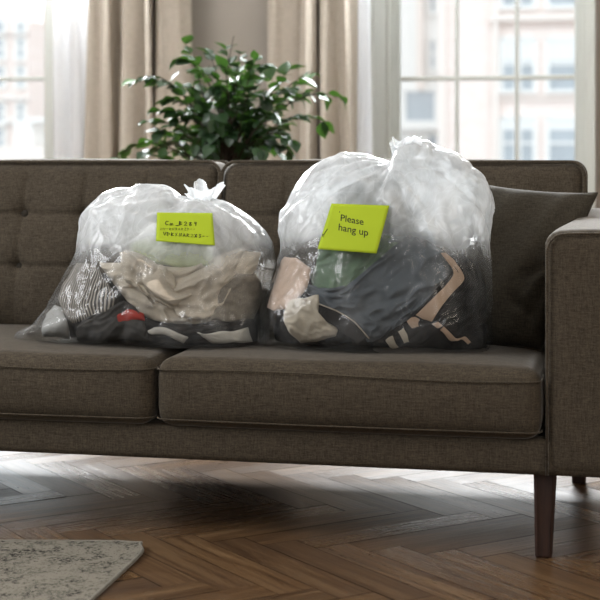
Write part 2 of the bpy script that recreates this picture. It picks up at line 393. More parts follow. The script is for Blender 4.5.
# ------------------------------------------------------------------ curtains
def curtain(name, pts, mat, label, z0=.012, z1=2.72, group=None):
    """pts: plan polyline (x, y); smoothed and extruded, with slight vertical drift of folds"""
    P = np.array(pts, float); n = len(P); t = np.linspace(0, n - 1.001, n * 9); i = t.astype(int); f = (t - i)[:, None]
    g = lambda k: P[np.clip(k, 0, n - 1)]
    Q = .5 * ((2 * g(i)) + (-g(i - 1) + g(i + 1)) * f + (2 * g(i - 1) - 5 * g(i) + 4 * g(i + 1) - g(i + 2)) * f ** 2 + (-g(i - 1) + 3 * g(i) - 3 * g(i + 1) + g(i + 2)) * f ** 3)
    V, Fc = [], []; nz = 40; cx = Q[:, 0].mean(); rn = random.Random(len(pts))
    for k in range(nz):
        z = z0 + (z1 - z0) * k / (nz - 1); s = 1 + .10 * math.sin(z * 1.3 + 1) * (1 - z / 3)
        for q, (x, y) in enumerate(Q):
            V.append((cx + (x - cx) * s * .98 + .006 * math.sin(z * 3 + q * .3), WY - .16 + (y) * (1 + .25 * math.sin(z * 1.7 + q * .11)), z))
    m_ = len(Q)
    for k in range(nz - 1):
        for q in range(m_ - 1): Fc.append((k * m_ + q, k * m_ + q + 1, (k + 1) * m_ + q + 1, (k + 1) * m_ + q))
    o = link(name, mesh(name, V, Fc), mat); s = o.modifiers.new('s', 'SOLIDIFY'); s.thickness = .002
    return o
CX = lambda px: W(px, 80, WY - .16).x
def folds(pairs): return [(CX(p), y) for p, y in pairs]
o = curtain('curtain', folds([(86, .03), (92, -.045), (101, -.03), (108, -.07), (114, -.06), (118, .02), (126, -.055), (138, -.06), (148, -.02), (152, -.10), (156, -.12), (157, -.06), (153, .08), (160, .10), (160, -.08), (165, -.09), (172, -.05), (182, -.02), (191, .03)]), M['curtain'], '')
tag(o, 'beige linen curtain beside the left window, behind the left of the plant', 'curtain', 'floor length linen curtains')
o = curtain('curtain', folds([(266, .04), (272, .0), (282, .02), (294, .03), (302, .035), (304, -.06), (309, -.11), (315, -.14), (319, -.11), (319.5, -.06), (315, .06), (318, .11), (326, .10), (325, -.08), (328, -.14), (334, -.09), (341, -.04), (347, -.07), (353, -.06), (359, .0)]), M['curtain'], '')
tag(o, 'beige linen curtain beside the right window, behind the right of the plant', 'curtain', 'floor length linen curtains')
o = curtain('sheer_curtain', folds([(57, -.03), (65, -.05), (72, -.03), (78, -.05), (84, -.02), (89, .0)]), M['sheer'], '')
tag(o, 'narrow white sheer curtain between left window frame and beige curtain', 'curtain', 'white sheers')
o = curtain('sheer_curtain', folds([(354, .0), (359, -.02), (364, -.04), (369, -.03), (373, -.045)]), M['sheer'], '')
tag(o, 'narrow white sheer curtain between beige curtain and right window frame', 'curtain', 'white sheers')

# ------------------------------------------------------------------ sofa
sofa = empty('sofa', (0, .45, 0))
tag(sofa, 'taupe grey fabric sofa with buttoned back and tapered dark wooden legs', 'sofa')
def softbox(x0, x1, y0, y1, z0, z1, r, crown=(0, 0, 0), res=.02, fn=None):
    """rounded, crowned box as a closed grid mesh"""
    bm = bmesh.new()
    dims = (x1 - x0, y1 - y0, z1 - z0); ctr = np.array(((x0 + x1) / 2, (y0 + y1) / 2, (z0 + z1) / 2)); h = np.array(dims) / 2
    n = [max(4, int(d / res)) for d in dims]; idx = {}; V = []; Fc = []
    def lin(k, i):  # finer near the ends
        return -math.cos(math.pi * i / n[k]) * .5 + (2 * i / n[k] - 1) * .5
    def vid(i, j, k):
        key = (i, j, k)
        if key not in idx: idx[key] = len(V); V.append((lin(0, i), lin(1, j), lin(2, k)))
        return idx[key]
    for a, b, c_ in ((0, 1, 2), (1, 2, 0), (2, 0, 1)):
        for side in (0, 1):
            for i in range(n[a]):
                for j in range(n[b]):
                    q = []
                    for di, dj in ((0, 0), (1, 0), (1, 1), (0, 1)):
                        t = [0, 0, 0]; t[a] = i + di; t[b] = j + dj; t[c_] = side * n[c_]; q.append(vid(*t))
                    Fc.append(tuple(q if side else q[::-1]))
    U = np.array(V); P = U * h
    inner = np.clip(P, -(h - r), h - r); d = P - inner; ln = np.linalg.norm(d, axis=1, keepdims=True); ln[ln == 0] = 1
    mx_ = np.abs(d).max(axis=1, keepdims=True)
    P = inner + d / ln * np.where(mx_ > 0, mx_, 0) * 1.0
    for k in range(3):
        a, b = [q for q in range(3) if q != k]
        P[:, k] += np.sign(U[:, k]) * np.abs(U[:, k]) ** 2 * crown[k] * (1 - np.abs(U[:, a]) ** 2.4) * (1 - np.abs(U[:, b]) ** 2.4)
    P = P + ctr
    if fn is not None: P = fn(P, U)
    return P.tolist(), Fc
def addmesh(name, data, mat, parent, smooth=True): return link(name, mesh(name, *data), mat, parent, smooth)
def rloop(x0, x1, z_or_y, y0, y1, r, n=6):
    pts = []
    for cx, cy, a0 in ((x1 - r, y1 - r, 0), (x0 + r, y1 - r, 90), (x0 + r, y0 + r, 180), (x1 - r, y0 + r, 270)):
        for k in range(n + 1):
            a = math.radians(a0 + 90 * k / n); pts.append((cx + r * math.cos(a), cy + r * math.sin(a), z_or_y))
    # densify straight parts
    out = []
    for i in range(len(pts)):
        a, b = Vector(pts[i]), Vector(pts[(i + 1) % len(pts)]); k = max(1, int((b - a).length / .03))
        for q in range(k): out.append(a.lerp(b, q / k))
    return out
AX = .842   # inner face of the arm at the front
SX0 = -.865
# rail
addmesh('frame', join([softbox(-.90, 1.06, .004, .86, .175, .254, .012, res=.05)]), M['sofa'], sofa)
# seat cushions
rs = random.Random(2)
def seat_fn(seed):
    def fn(P, U):
        top = U[:, 2] > .2
        P[:, 2] += np.where(U[:, 2] > 0, .006 * np.sin(P[:, 0] * 9 + seed) * (1 - U[:, 0] ** 2) * (1 - U[:, 1] ** 2), 0)
        # sag under the bags
        return P
    return fn
for k, (a, b) in enumerate(((SX0, -.014), (-.006, AX - .006))):
    c_ = addmesh('seat_cushion', softbox(a, b, -.018, .57, .252, .402, .034, (.0, .012, .010), res=.025, fn=seat_fn(k * 2.)), M['sofa'], sofa)
    for z, r_ in ((.378, .030), (.270, .030)):
        lp = rloop(a - .0005, b + .0005, z, -.0200, .57, r_)
        lp = [Vector((p.x, p.y - (.0085 * (1 - ((p.x - (a + b) / 2) / ((b - a) / 2)) ** 2 if p.y < .1 else 0) if p.y < .1 else 0), p.z + (.004 if z > .3 else 0) * math.sin(p.x * 7))) for p in lp]
        addmesh('piping', tube(lp, .0017, 8, closed=True), M['sofa'], c_)
# back cushions, tufted
TILT = .26
def back(a, b, cols):
    H = .455; zb = .385; y0 = .535
    rows = [.56, .70]
    # local: x, depth (y), height s ; then tilt
    def place(P):
        s = P[:, 2] - zb; y = P[:, 1] + TILT * s; return np.stack([P[:, 0], y, zb + s * .985], 1)
    def fn(P, U):
        front = np.clip(-U[:, 1], 0, 1)
        dx = np.min([np.abs(P[:, 0] - c_) for c_ in cols], axis=0)
        dz = np.min([np.abs(P[:, 2] - r_) for r_ in rows], axis=0)
        edge = np.minimum(np.minimum(P[:, 0] - a, b - P[:, 0]), zb + H - P[:, 2]); e = sm(0, .05, edge)
        seam = .003 * np.exp(-dx / .02) + .004 * np.exp(-dz / .02) + .005 * np.exp(-(dx / .005) ** 2) + .0065 * np.exp(-(dz / .005) ** 2)
        btn = .026 * np.exp(-(dx ** 2 + dz ** 2) ** .5 / .022)
        P[:, 1] += front * e * (seam + btn)
        P[:, 1] -= front * e * .004 * np.sin(P[:, 0] * 31 + P[:, 2] * 12)
        return place(P)
    cu = addmesh('back_cushion', softbox(a, b, y0, y0 + .15, zb, zb + H, .035, (.0, .020, .011), res=.0055, fn=fn), M['sofa'], sofa)
    P = []
    for yy in (y0 + .004, y0 + .142):
        pts = []
        for q in rloop(a - .001, b + .001, 0, zb, zb + H + .002, .035):
            x, zz = q.x, q.y; pts.append((x, yy, zz))
        pts = place(np.array(pts)); addmesh('piping', tube([Vector(p) for p in pts], .0048, 8, closed=True), M['sofa'], cu)
    for cx in cols:
        for rz in rows:
            u = place(np.array([[cx, y0 + .026 - .016, rz]]))[0]
            bm = bmesh.new(); bmesh.ops.create_uvsphere(bm, u_segments=14, v_segments=8, radius=.0105, matrix=Matrix.Translation(Vector(u)) @ Matrix.Rotation(-.25, 4, 'X') @ Matrix.Diagonal((1, .55, 1, 1)))
            me = bpy.data.meshes.new('button'); bm.to_mesh(me); bm.free(); link('button', me, M['button'], cu)
bs = W(220, 180, .64).x
def colx(px): return W(px, 213, .60).x
step = .172
c0 = colx(21)
back(-.89, bs - .004, [c0 - step, c0, c0 + step, c0 + 2 * step])
c1 = colx(283)
back(bs + .004, .905, [c1, c1 + step, c1 + 2 * step, c1 + 3 * step, ])
# back frame
addmesh('back_frame', softbox(-.90, .90, .755, .875, .25, .822, .03, res=.04), M['sofa'], sofa)
# arm: inner face flares slightly towards the back, rounded top edges
def arm_fn(P, U):
    t = np.clip((P[:, 1]) / .85, 0, 1)
    inner = np.clip(-U[:, 0], 0, 1)
    P[:, 0] += inner * (.05 * sm(.0, .8, t))
    P[:, 2] += np.where(U[:, 2] > 0, .020 * t + .006 * (1 - U[:, 0] ** 2), 0) * np.clip(U[:, 2], 0, 1)
    return P
arm = addmesh('armrest', softbox(AX, 1.075, .0, .87, .176, .688, .030, (0, .004, .004), res=.02, fn=arm_fn), M['sofa'], sofa)
pp = [(AX + .006, -.0015, .18), (AX + .006, -.0015, .4), (AX + .006, -.0015, .650), (AX + .012, -.001, .668), (AX + .026, 0, .682), (AX + .05, 0, .686), (1.03, 0, .688), (1.062, 0, .67), (1.07, 0, .64), (1.07, 0, .18)]
addmesh('piping', tube(pp, .0028, 8), M['sofa'], arm)
# far arm, outside the frame but part of the sofa
addmesh('armrest', softbox(-1.10, -.885, .0, .87, .176, .688, .030, (0, .004, .004), res=.04), M['sofa'], sofa)
# legs
def leg(x, y, dx, dy):
    V, Fc = [], []; prof = [(.0, .0155), (.003, .0175), (.17, .0235), (.178, .0235)]
    for k, (z, r) in enumerate(prof):
        o_ = (.178 - z) * .06
        cx, cy = x + dx * o_, y + dy * o_; ch = r * .25
        for sx, sy in ((-1, -1), (1, -1), (1, 1), (-1, 1)):
            a = [(cx + sx * r, cy + sy * (r - ch)), (cx + sx * (r - ch), cy + sy * r)]
            if sx * sy > 0: a = a[::-1] if True else a
            a = a if sx * sy < 0 else a
            V += [(p[0], p[1], z) for p in a]
    for k in range(len(prof) - 1):
        for i in range(8): Fc.append((k * 8 + i, k * 8 + (i + 1) % 8, k * 8 + 8 + (i + 1) % 8, k * 8 + 8 + i))
    Fc.append(tuple(range(8))[::-1]); Fc.append(tuple(24 + i for i in range(8)))
    return V, Fc
for (x, y, dx, dy) in ((.842, .045, -.3, -.3), (.888, .79, .0, .0), (-.95, .045, -.3, -.3), (-.95, .79, 0, 0)):
    addmesh('leg', leg(x, y, dx, dy), M['walnut'], sofa, smooth=False)

# ------------------------------------------------------------------ throw pillow
def pillow():
    tl, tr, br_, bl = W(470, 181, .53), W(597.5, 193, .47), W(541, 351, .30), W(455, 352, .33)
    n = 60; V = []; Fc = []; nrm = ((tr - bl).cross(tl - br_)).normalized()
    if nrm.y > 0: nrm = -nrm
    for side in (1, -1):
        for j in range(n + 1):
            for i in range(n + 1):
                u, v = i / n * 2 - 1, j / n * 2 - 1
                # edges bow inwards, corners stay pointed
                uu = u * (1 - .075 * (1 - v * v) * abs(u) ** 3); vv = v * (1 - .07 * (1 - u * u) * abs(v) ** 3)
                s, t = (uu + 1) / 2, (vv + 1) / 2
                p = (bl * (1 - s) + br_ * s) * (1 - t) + (tl * (1 - s) + tr * s) * t
                h = ((1 - u ** 4) * (1 - v ** 4)) ** .55 * .075 * (1 - .12 * (u * u + v * v))
                wr = .006 * math.sin(7 * (u - v) + 2 * v) * (1 - u * u) * (1 - v * v) + .006 * math.exp(-((u * .8 - v * .3 - .55) / .10) ** 2) * (1 - v * v) * (1 - u * u)
                wr += -.018 * math.exp(-((v + .62 + .25 * (u - .6)) / .07) ** 2) * sm(-.1, .7, u) * (1 - u ** 4) * (1 - v ** 4)
                wr += -.020 * math.exp(-((v + .12 - .35 * (u - .6)) / .09) ** 2) * sm(.0, .8, u) * (1 - u ** 4)
                wr += .010 * math.sin(11 * u - 6 * v) * sm(.3, .9, abs(u)) * (1 - u ** 4) * (1 - v ** 4) 
                p = p + nrm * (side * h + wr)
                V.append(p)
        o_ = (0 if side == 1 else (n + 1) ** 2)
        for j in range(n):
            for i in range(n):
                q = (o_ + j * (n + 1) + i, o_ + j * (n + 1) + i + 1, o_ + (j + 1) * (n + 1) + i + 1, o_ + (j + 1) * (n + 1) + i)
                Fc.append(q if side == 1 else q[::-1])
    me = mesh('throw_pillow', V, Fc); bm = bmesh.new(); bm.from_mesh(me); bmesh.ops.remove_doubles(bm, verts=bm.verts[:], dist=.0004)
    bmesh.ops.recalc_face_normals(bm, faces=bm.faces[:]); bm.to_mesh(me); bm.free()
    o = link('throw_pillow', me, M['pillow']); return o, V, n
pl, PV, pn = pillow()
tag(pl, 'grey-brown square throw pillow leaning against the sofa armrest', 'pillow')
edge = [PV[i] for i in range(pn + 1)] + [PV[(j) * (pn + 1) + pn] for j in range(1, pn + 1)] + [PV[pn * (pn + 1) + i] for i in range(pn - 1, -1, -1)] + [PV[j * (pn + 1)] for j in range(pn - 1, 0, -1)]
addmesh('piping', tube(edge, .0022, 6, closed=True), M['pillow'], pl)

# ------------------------------------------------------------------ cloth / film relaxation
def topology(me):
    """stretch pairs, shear pairs and bending pairs of a mesh"""
    E = set(); D = set()
    nb = [[] for _ in me.vertices]; fs = [set() for _ in me.vertices]
    for p in me.polygons:
        v = list(p.vertices); n = len(v)
        for i in range(n):
            a, b = v[i], v[(i + 1) % n]; E.add((min(a, b), max(a, b))); fs[a].add(p.index)
        if n == 4: D.add((v[0], v[2])); D.add((v[1], v[3]))
    for a, b in E: nb[a].append(b); nb[b].append(a)
    B = set()
    for i, q in enumerate(nb):
        if len(q) > 6: continue
        for x in range(len(q)):
            for y in range(x + 1, len(q)):
                if not (fs[q[x]] & fs[q[y]]): B.add((min(q[x], q[y]), max(q[x], q[y])))
    return np.array(list(E) + list(D)), np.array(sorted(B)) if B else np.zeros((0, 2), int)
def crumple(me, grow=.06, iters=120, goal=.03, bend=.5, amp=.003, scale=18, seed=0, anis=(1, 1, 1), smooth=0):
    n = len(me.vertices); X0 = np.empty(n * 3); me.vertices.foreach_get('co', X0); X0 = X0.reshape(-1, 3)
    nr = np.empty(n * 3); me.vertices.foreach_get('normal', nr); nr = nr.reshape(-1, 3)
    S_, B_2 = topology(me)
    X = X0 + nr * (fbm(X0 * np.array(anis), scale, seed, 3) * amp)[:, None]
    allc = np.concatenate([S_, B_2]); L0 = np.linalg.norm(X0[allc[:, 0]] - X0[allc[:, 1]], axis=1)
    g = np.ones(len(allc)) * (1 + grow) if np.isscalar(grow) else 1 + (grow[allc[:, 0]] + grow[allc[:, 1]]) / 2
    L = L0 * g; k = np.concatenate([np.ones(len(S_)), np.full(len(B_2), bend)])
    val = np.bincount(allc[:, 0], k, n) + np.bincount(allc[:, 1], k, n); val = np.maximum(val, 1)[:, None]
    gl = goal if np.isscalar(goal) else goal[:, None]
    vel = np.zeros_like(X)
    for it in range(iters):
        d = X[allc[:, 1]] - X[allc[:, 0]]; ln = np.linalg.norm(d, axis=1) + 1e-9
        c_ = (d * ((ln - L) / ln * .5 * k)[:, None])
        acc = np.stack([np.bincount(allc[:, 0], c_[:, q], n) - np.bincount(allc[:, 1], c_[:, q], n) for q in range(3)], 1)
        step_ = acc / val * 2.2 + (X0 - X) * gl
        vel = vel * .6 + step_ * .7
        X = X + vel
    E_ = B_2 if False else S_
    for _ in range(smooth):
        cnt = np.maximum(np.bincount(E_[:, 0], minlength=n) + np.bincount(E_[:, 1], minlength=n), 1)[:, None]
        av = np.stack([np.bincount(E_[:, 0], X[E_[:, 1], q], n) + np.bincount(E_[:, 1], X[E_[:, 0], q], n) for q in range(3)], 1) / cnt
        X = X * .5 + av * .5
    me.vertices.foreach_set('co', X.ravel()); me.update()
    return X

def blob(outline, Ymid, lean, H, zb, flat=.06, voxel=.0065, cpx=None):
    """closed puffy body whose profile follows the outline (traced in the photo, placed at its real distance)"""
    P = np.array(outline, float); n = len(P); N_ = 220
    # resample with Catmull-Rom
    t = np.linspace(0, n, N_, endpoint=False); i = t.astype(int); f = (t - i)[:, None]; g = lambda k: P[k % n]
    Q = .5 * ((2 * g(i)) + (-g(i - 1) + g(i + 1)) * f + (2 * g(i - 1) - 5 * g(i) + 4 * g(i + 1) - g(i + 2)) * f ** 2 + (-g(i - 1) + 3 * g(i) - 3 * g(i + 1) + g(i + 2)) * f ** 3)
    c = np.array(cpx, float); V, Fc = [], []; K = 40
    for side in (-1, 1):
        for k in range(K + 1):
            rho = math.sin(k / K * math.pi / 2)
            for q in range(N_):
                p = c + (Q[q] - c) * rho
                w = W(p[0], p[1], Ymid); z = w.z
                y = Ymid + lean * (z - zb)
                w = W(p[0], p[1], y)
                dn = (p[1] - c[1]) / (abs(p[0] - c[0]) + abs(p[1] - c[1]) + 1e-6); h = H * (1 - rho ** (2.6 + 7 * max(0, dn) ** 1.5)) ** .5
                h *= .80 + .20 * (1 - float(sm(zb + .10, zb + .45, z)))
                V.append((w.x, w.y + side * h * (1 if side < 0 else .85), w.z))
        o_ = 0 if side < 0 else (K + 1) * N_
        for k in range(K):
            for q in range(N_):
                a = o_ + k * N_ + q; b = o_ + k * N_ + (q + 1) % N_
                Fc.append((a, b, b + N_, a + N_) if side < 0 else (a, a + N_, b + N_, b))
    me = mesh('b', V, Fc); bm = bmesh.new(); bm.from_mesh(me); bmesh.ops.remove_doubles(bm, verts=bm.verts[:], dist=1e-4); bmesh.ops.recalc_face_normals(bm, faces=bm.faces[:]); bm.to_mesh(me); bm.free()
    o = bpy.data.objects.new('tmp', me); C.objects.link(o)
    r = o.modifiers.new('r', 'REMESH'); r.mode = 'VOXEL'; r.voxel_size = voxel
    s = o.modifiers.new('s', 'CORRECTIVE_SMOOTH'); s.factor = .6; s.iterations = 6; s.use_only_smooth = True
    dg = bpy.context.evaluated_depsgraph_get(); dg.update(); me2 = bpy.data.meshes.new_from_object(o.evaluated_get(dg))
    bpy.data.objects.remove(o)
    return me2
def bvh_of(me): return BVHTree.FromPolygons([v.co[:] for v in me.vertices], [tuple(p.vertices) for p in me.polygons])

SEAT_Z = .412
bag1_outline = [(20, 336), (40, 327), (52, 305), (66, 278), (78, 256), (81, 243), (84, 225), (94, 206), (118, 191), (146, 185), (168, 188), (180, 197), (192, 201), (205, 200), (216, 202),
                (232, 206), (250, 219), (266, 234), (274, 250), (273, 272), (267, 298), (263, 325), (262, 343), (240, 350), (200, 352), (150, 349), (100, 346), (60, 342), (30, 340)]
bag2_outline = [(263, 338), (267, 303), (278, 272), (284, 247), (282, 226), (289, 200), (299, 181), (318, 163), (343, 154), (368, 155), (386, 161), (395, 160), (398, 149), (408, 139), (422, 141),
                (440, 151), (466, 163), (484, 181), (491, 202), (488, 232), (489, 268), (488, 310), (492, 345), (480, 353), (440, 355), (380, 354), (320, 352), (276, 346)]
def make_bag(outline, cpx, Ymid, lean, H, knot_px, z_cloth, seed, label):
    base = blob(outline, Ymid, lean, H, SEAT_Z, cpx=cpx)
    n = len(base.vertices); X = np.empty(n * 3); base.vertices.foreach_get('co', X); X = X.reshape(-1, 3)
    # rests flat on the seat
    X[:, 2] = np.maximum(X[:, 2], SEAT_Z - .002)
    # leans on the back cushion
    lim = .525 + TILT * (X[:, 2] - .40) - .004
    X[:, 1] = np.minimum(X[:, 1], lim)
    base.vertices.foreach_set('co', X.ravel()); base.update()
    bv = bvh_of(base)
    film_me = base.copy(); film_me.name = 'laundry_bag'
    nr = np.empty(n * 3); film_me.vertices.foreach_get('normal', nr); nr = nr.reshape(-1, 3)
    K = np.array(W(*knot_px, Ymid + lean * .3))
    d = X - K; r = np.linalg.norm(d, axis=1) + 1e-6
    ang = np.arctan2(d[:, 0], -d[:, 2]) ; ang2 = np.arctan2(d[:, 1], np.hypot(d[:, 0], d[:, 2]))
    fold = np.abs(np.sin(ang * 9 + 2.3 * np.sin(ang2 * 3 + seed) + seed)) ** .7
    X = X + nr * ((fold - .6) * .011 * np.exp(-r / .16) * sm(.0, .05, r))[:, None]
    # long creases of the film: random lines on the body, most running from the knot
    rc_ = random.Random(int(seed * 10)); crease = np.zeros(n)
    for q in range(130):
        c0_ = X[rc_.randrange(n)]; dr_ = (c0_ - K) if q % 3 else np.array([rc_.uniform(-1, 1), rc_.uniform(-.6, .6), rc_.uniform(-1, 1)])
        dr_ = dr_ / np.linalg.norm(dr_) + np.array([rc_.gauss(0, .35), rc_.gauss(0, .35), rc_.gauss(0, .35)]); dr_ /= np.linalg.norm(dr_)
        rel = X - c0_; al = rel @ dr_; bend_ = rc_.uniform(-3, 3); perp = rel - al[:, None] * dr_ ; nrm_ = nr[np.argmin((rel ** 2).sum(1))]
        sd = np.cross(nrm_, dr_); s_ = rel @ sd + bend_ * al * al; ln_ = rc_.uniform(.04, .15); wd_ = rc_.choice((.004, .006, .011))
        m_ = np.exp(-np.abs(s_) / wd_) * np.exp(-(al / ln_) ** 4) * (np.abs(rel @ nrm_) < .07)
        crease = crease + m_ * rc_.choice((1, 1, -.7)) * rc_.uniform(.4, 1)
    X = X + nr * (np.clip(crease, -1.2, 1.4) * .0075)[:, None]
    film_me.vertices.foreach_set('co', X.ravel()); film_me.update()
    hi = sm(z_cloth - .04, z_cloth + .06, X[:, 2] + .07 * fbm(X, 5, seed, 2))
    grow = .025 + .03 * hi
    grow = np.where(X[:, 2] < SEAT_Z + .015, .01, grow)
    goal = .010 + .03 * (1 - hi) 
    X2 = crumple(film_me, grow, 110, goal, 1.4, .005, 8, seed, anis=(1, 1, .5), smooth=2)
    X2[:, 2] = np.maximum(X2[:, 2], SEAT_Z - .002)
    # keep clear of the back cushion
    X2[:, 1] = np.minimum(X2[:, 1], .525 + TILT * (X2[:, 2] - .40) + .004)
    film_me.vertices.foreach_set('co', X2.ravel()); film_me.update()
    disp = np.abs(((X2 - X) * nr).sum(1))
    streak = fbm(X2 * np.array((1, 1, .6)), 22, seed + 3, 3)
    haze = .008 + .03 * np.clip(streak, 0, 1) + hi * (.50 + .18 * fbm(X2, 7, seed + 5, 3)) + np.clip(crease, 0, 1) * (.07 + .15 * hi)
    haze = haze + .30 * sm(-.46, -.60, X2[:, 0])
    haze = np.clip(haze, .008, .85)
    at = film_me.attributes.new('haze', 'FLOAT', 'POINT'); at.data.foreach_set('value', haze)
    film_me.materials.clear()
    o = link('laundry_bag', film_me, M['film'])
    tag(o, label, 'bag', 'clear plastic laundry bags on the sofa')
    return o, bv, base
bag1, bv1, base1 = make_bag(bag1_outline, (165, 285), .255, .16, .165, (199, 200), .615, 1.3,
                            'clear plastic laundry bag with handwritten green note and beige clothes, left on the sofa')
bag2, bv2, base2 = make_bag(bag2_outline, (385, 265), .255, .16, .170, (396, 160), .625, 4.1,
                            'taller clear plastic bag of dark clothes with a Please hang up note')

def ruffle(knot, R, Hh, pleats, seed, parent, lean=(0, 0), dens=.5):
    K = W(*knot); nphi, nt = 180, 22; V, Fc = [], []
    for j in range(nt + 1):
        t = j / nt
        for i in range(nphi):
            a = 2 * math.pi * i / nphi
            nz = mnoise.fractal(Vector((math.cos(a) * 1.3 + seed, math.sin(a) * 1.3, t * .8)), .8, 2, 3)
            r = .008 + R * (t ** .9) * (1 + .40 * nz) + R * .20 * t * math.sin(pleats * a + 2 * nz)
            z = -.02 + (Hh + .02) * t * (1 + .30 * nz + .15 * math.sin(3 * a + seed))
            V.append((K.x + math.cos(a) * r + lean[0] * t, K.y + math.sin(a) * r * .7, K.z + z + lean[1] * t * math.cos(a)))
    for j in range(nt):
        for i in range(nphi):
            a = j * nphi + i; b = j * nphi + (i + 1) % nphi; Fc.append((a, b, b + nphi, a + nphi))
    me = mesh('gathered_neck', V, Fc); at = me.attributes.new('haze', 'FLOAT', 'POINT'); at.data.foreach_set('value', [dens] * len(V))
    return link('gathered_neck', me, M['film'], parent)
ruffle((203, 203, .30), .038, .038, 7, 2.2, bag1, dens=.6)
ruffle((402, 163, .30), .030, .048, 8, 5.7, bag2, lean=(.012, 0), dens=.45)

# ------------------------------------------------------------------ garments
def cr(P, t):
    n = len(P); i = min(int(t), n - 2); f = t - i; g = lambda k: P[min(max(k, 0), n - 1)]
    # end points by reflection
    def G(k):
        if k < 0: return 2 * P[0] - P[1]
        if k > n - 1: return 2 * P[-1] - P[-2]
        return P[k]
    a, b, c_, d = G(i - 1), G(i), G(i + 1), G(i + 2)
    return .5 * (2 * b + (-a + c_) * f + (2 * a - 5 * b + 4 * c_ - d) * f * f + (-a + 3 * b - 3 * c_ + d) * f ** 3)
def surf_point(bv, px, py):
    d = ray(px, py).normalized(); h = bv.ray_cast(CAM, d)
    if h[0] is None:
        # outside the outline: nearest place on the body to the ray at the bag's distance
        p = W(px, py, .28); q = bv.find_nearest(p); return Vector(q[0])
    return Vector(h[0])
def patch(bv, rows, inset, res=.0045, folds=(0, 0, 0), seed=0, curl=.012, tuck=1.0):
    """grid of control pixels -> fine sheet hugging the inside of the bag; rows of (px, py[, lift])"""
    R_2 = [[np.array((p[0], p[1], p[2] if len(p) > 2 else 0.0)) for p in r] for r in rows]
    wlen = max(np.linalg.norm((r[i + 1] - r[i])[:2]) for r in R_2 for i in range(len(r) - 1)) * (len(R_2[0]) - 1) / 417
    hlen = max(np.linalg.norm((R_2[j + 1][i] - R_2[j][i])[:2]) for j in range(len(R_2) - 1) for i in range(len(R_2[0]))) * (len(R_2) - 1) / 417
    nu, nv = max(6, int(wlen / res)), max(6, int(hlen / res)); V, Fc = [], []
    amp, freq, ang = folds
    for j in range(nv + 1):
        tv = j / nv; cols = [cr([R_2[q][i] for q in range(len(R_2))], tv * (len(R_2) - 1)) for i in range(len(R_2[0]))]
        for i in range(nu + 1):
            tu = i / nu; p = cr(cols, tu * (len(cols) - 1))
            e = min(tu, 1 - tu, tv, 1 - tv) * 2
            nz = mnoise.fractal(Vector((tu * 2.2 + seed, tv * 2.2, seed)), .9, 2, 3)
            ph = (tu * math.cos(ang) + tv * math.sin(ang)) * freq + 1.4 * nz
            f = amp * (1 - abs(math.sin(math.pi * ph)) ** .8)
            w = surf_point(bv, p[0] + 2.2 * nz * tuck, p[1] + 2.2 * mnoise.noise(Vector((tu * 3, tv * 3 + seed, 5))) * tuck)
            dr = (w - CAM).normalized()
            dd = inset - p[2] - f + curl * (1 - min(1, e / .16)) ** 2
            V.append(w + dr * dd)
    for j in range(nv):
        for i in range(nu): a = j * (nu + 1) + i; Fc.append((a, a + 1, a + nu + 2, a + nu + 1))
    UV = [(i / nu, j / nv) for j in range(nv + 1) for i in range(nu + 1)]
    return V, Fc, UV, (wlen, hlen)
def garment(name, bv, patches, mat, inset, label, cat, grow=.10, goal=.03, amp=.004, scale=14, seed=1, thick=.003, parent=None, group=None, minz=True, iters=70, bend=1.2):
    V, Fc, UV = [], [], []
    for pt in patches:
        kw = dict(pt[1]) if isinstance(pt, tuple) and isinstance(pt[1], dict) else {}
        rows = pt[0] if kw or isinstance(pt, tuple) else pt
        ins = kw.pop('inset', inset); v, f, uvw, _ = patch(bv, rows, ins, seed=seed + len(V), **kw)
        n = len(V); V += v; Fc += [tuple(i + n for i in q) for q in f]; UV += uvw
    me = mesh(name, V, Fc); ul = me.uv_layers.new(name='UVMap')
    vi = np.empty(len(me.loops), int); me.loops.foreach_get('vertex_index', vi); ul.data.foreach_set('uv', np.array(UV)[vi].ravel())
    X = crumple(me, grow * .6, iters, goal, bend, amp, scale, seed, smooth=2)
    zmin = SEAT_Z + .003
    X[:, 2] = np.where(X[:, 2] < zmin, zmin + .0 * X[:, 2], X[:, 2]); me.vertices.foreach_set('co', X.ravel()); me.update()
    o = link(name, me, mat, parent)
    s = o.modifiers.new('thick', 'SOLIDIFY'); s.thickness = thick; s.offset = 1
    sb = o.modifiers.new('sub', 'SUBSURF'); sb.levels = 1; sb.render_levels = 1
    if parent is None: tag(o, label, cat, group)
    return o
def cloth(name, col, k=.6, rough=.9): return fabric(name, tuple(c * k for c in col), col, thread=520, rough=rough, sheen=.03, bump=.0005)
M['beige'] = cloth('beige_jersey', (.62, .55, .45), .8); M['taupe'] = cloth('taupe_cotton', (.30, .27, .225)); M['black'] = cloth('black_cotton', (.030, .029, .029))
M['charcoal'] = cloth('charcoal_knit', (.070, .067, .063)); M['offwhite'] = cloth('offwhite_cotton', (.60, .58, .53), .85); M['palegrey'] = cloth('pale_grey_cotton', (.36, .36, .345), .75); M['red'] = cloth('red_cotton', (.50, .05, .035))
M['olive'] = cloth('sage_olive_cotton', (.40, .44, .24), .85); M['slate'] = cloth('slate_twill', (.13, .148, .165), .8); M['green'] = cloth('sage_green_cotton', (.15, .215, .15), .8)
M['peach'] = cloth('peach_cotton', (.58, .44, .35), .8); M['tan'] = cloth('tan_cotton', (.50, .36, .26), .85); M['cream'] = cloth('cream_fleece', (.58, .52, .42), .8); M['bluegrey'] = cloth('blue_grey_cotton', (.16, .20, .21), .8)
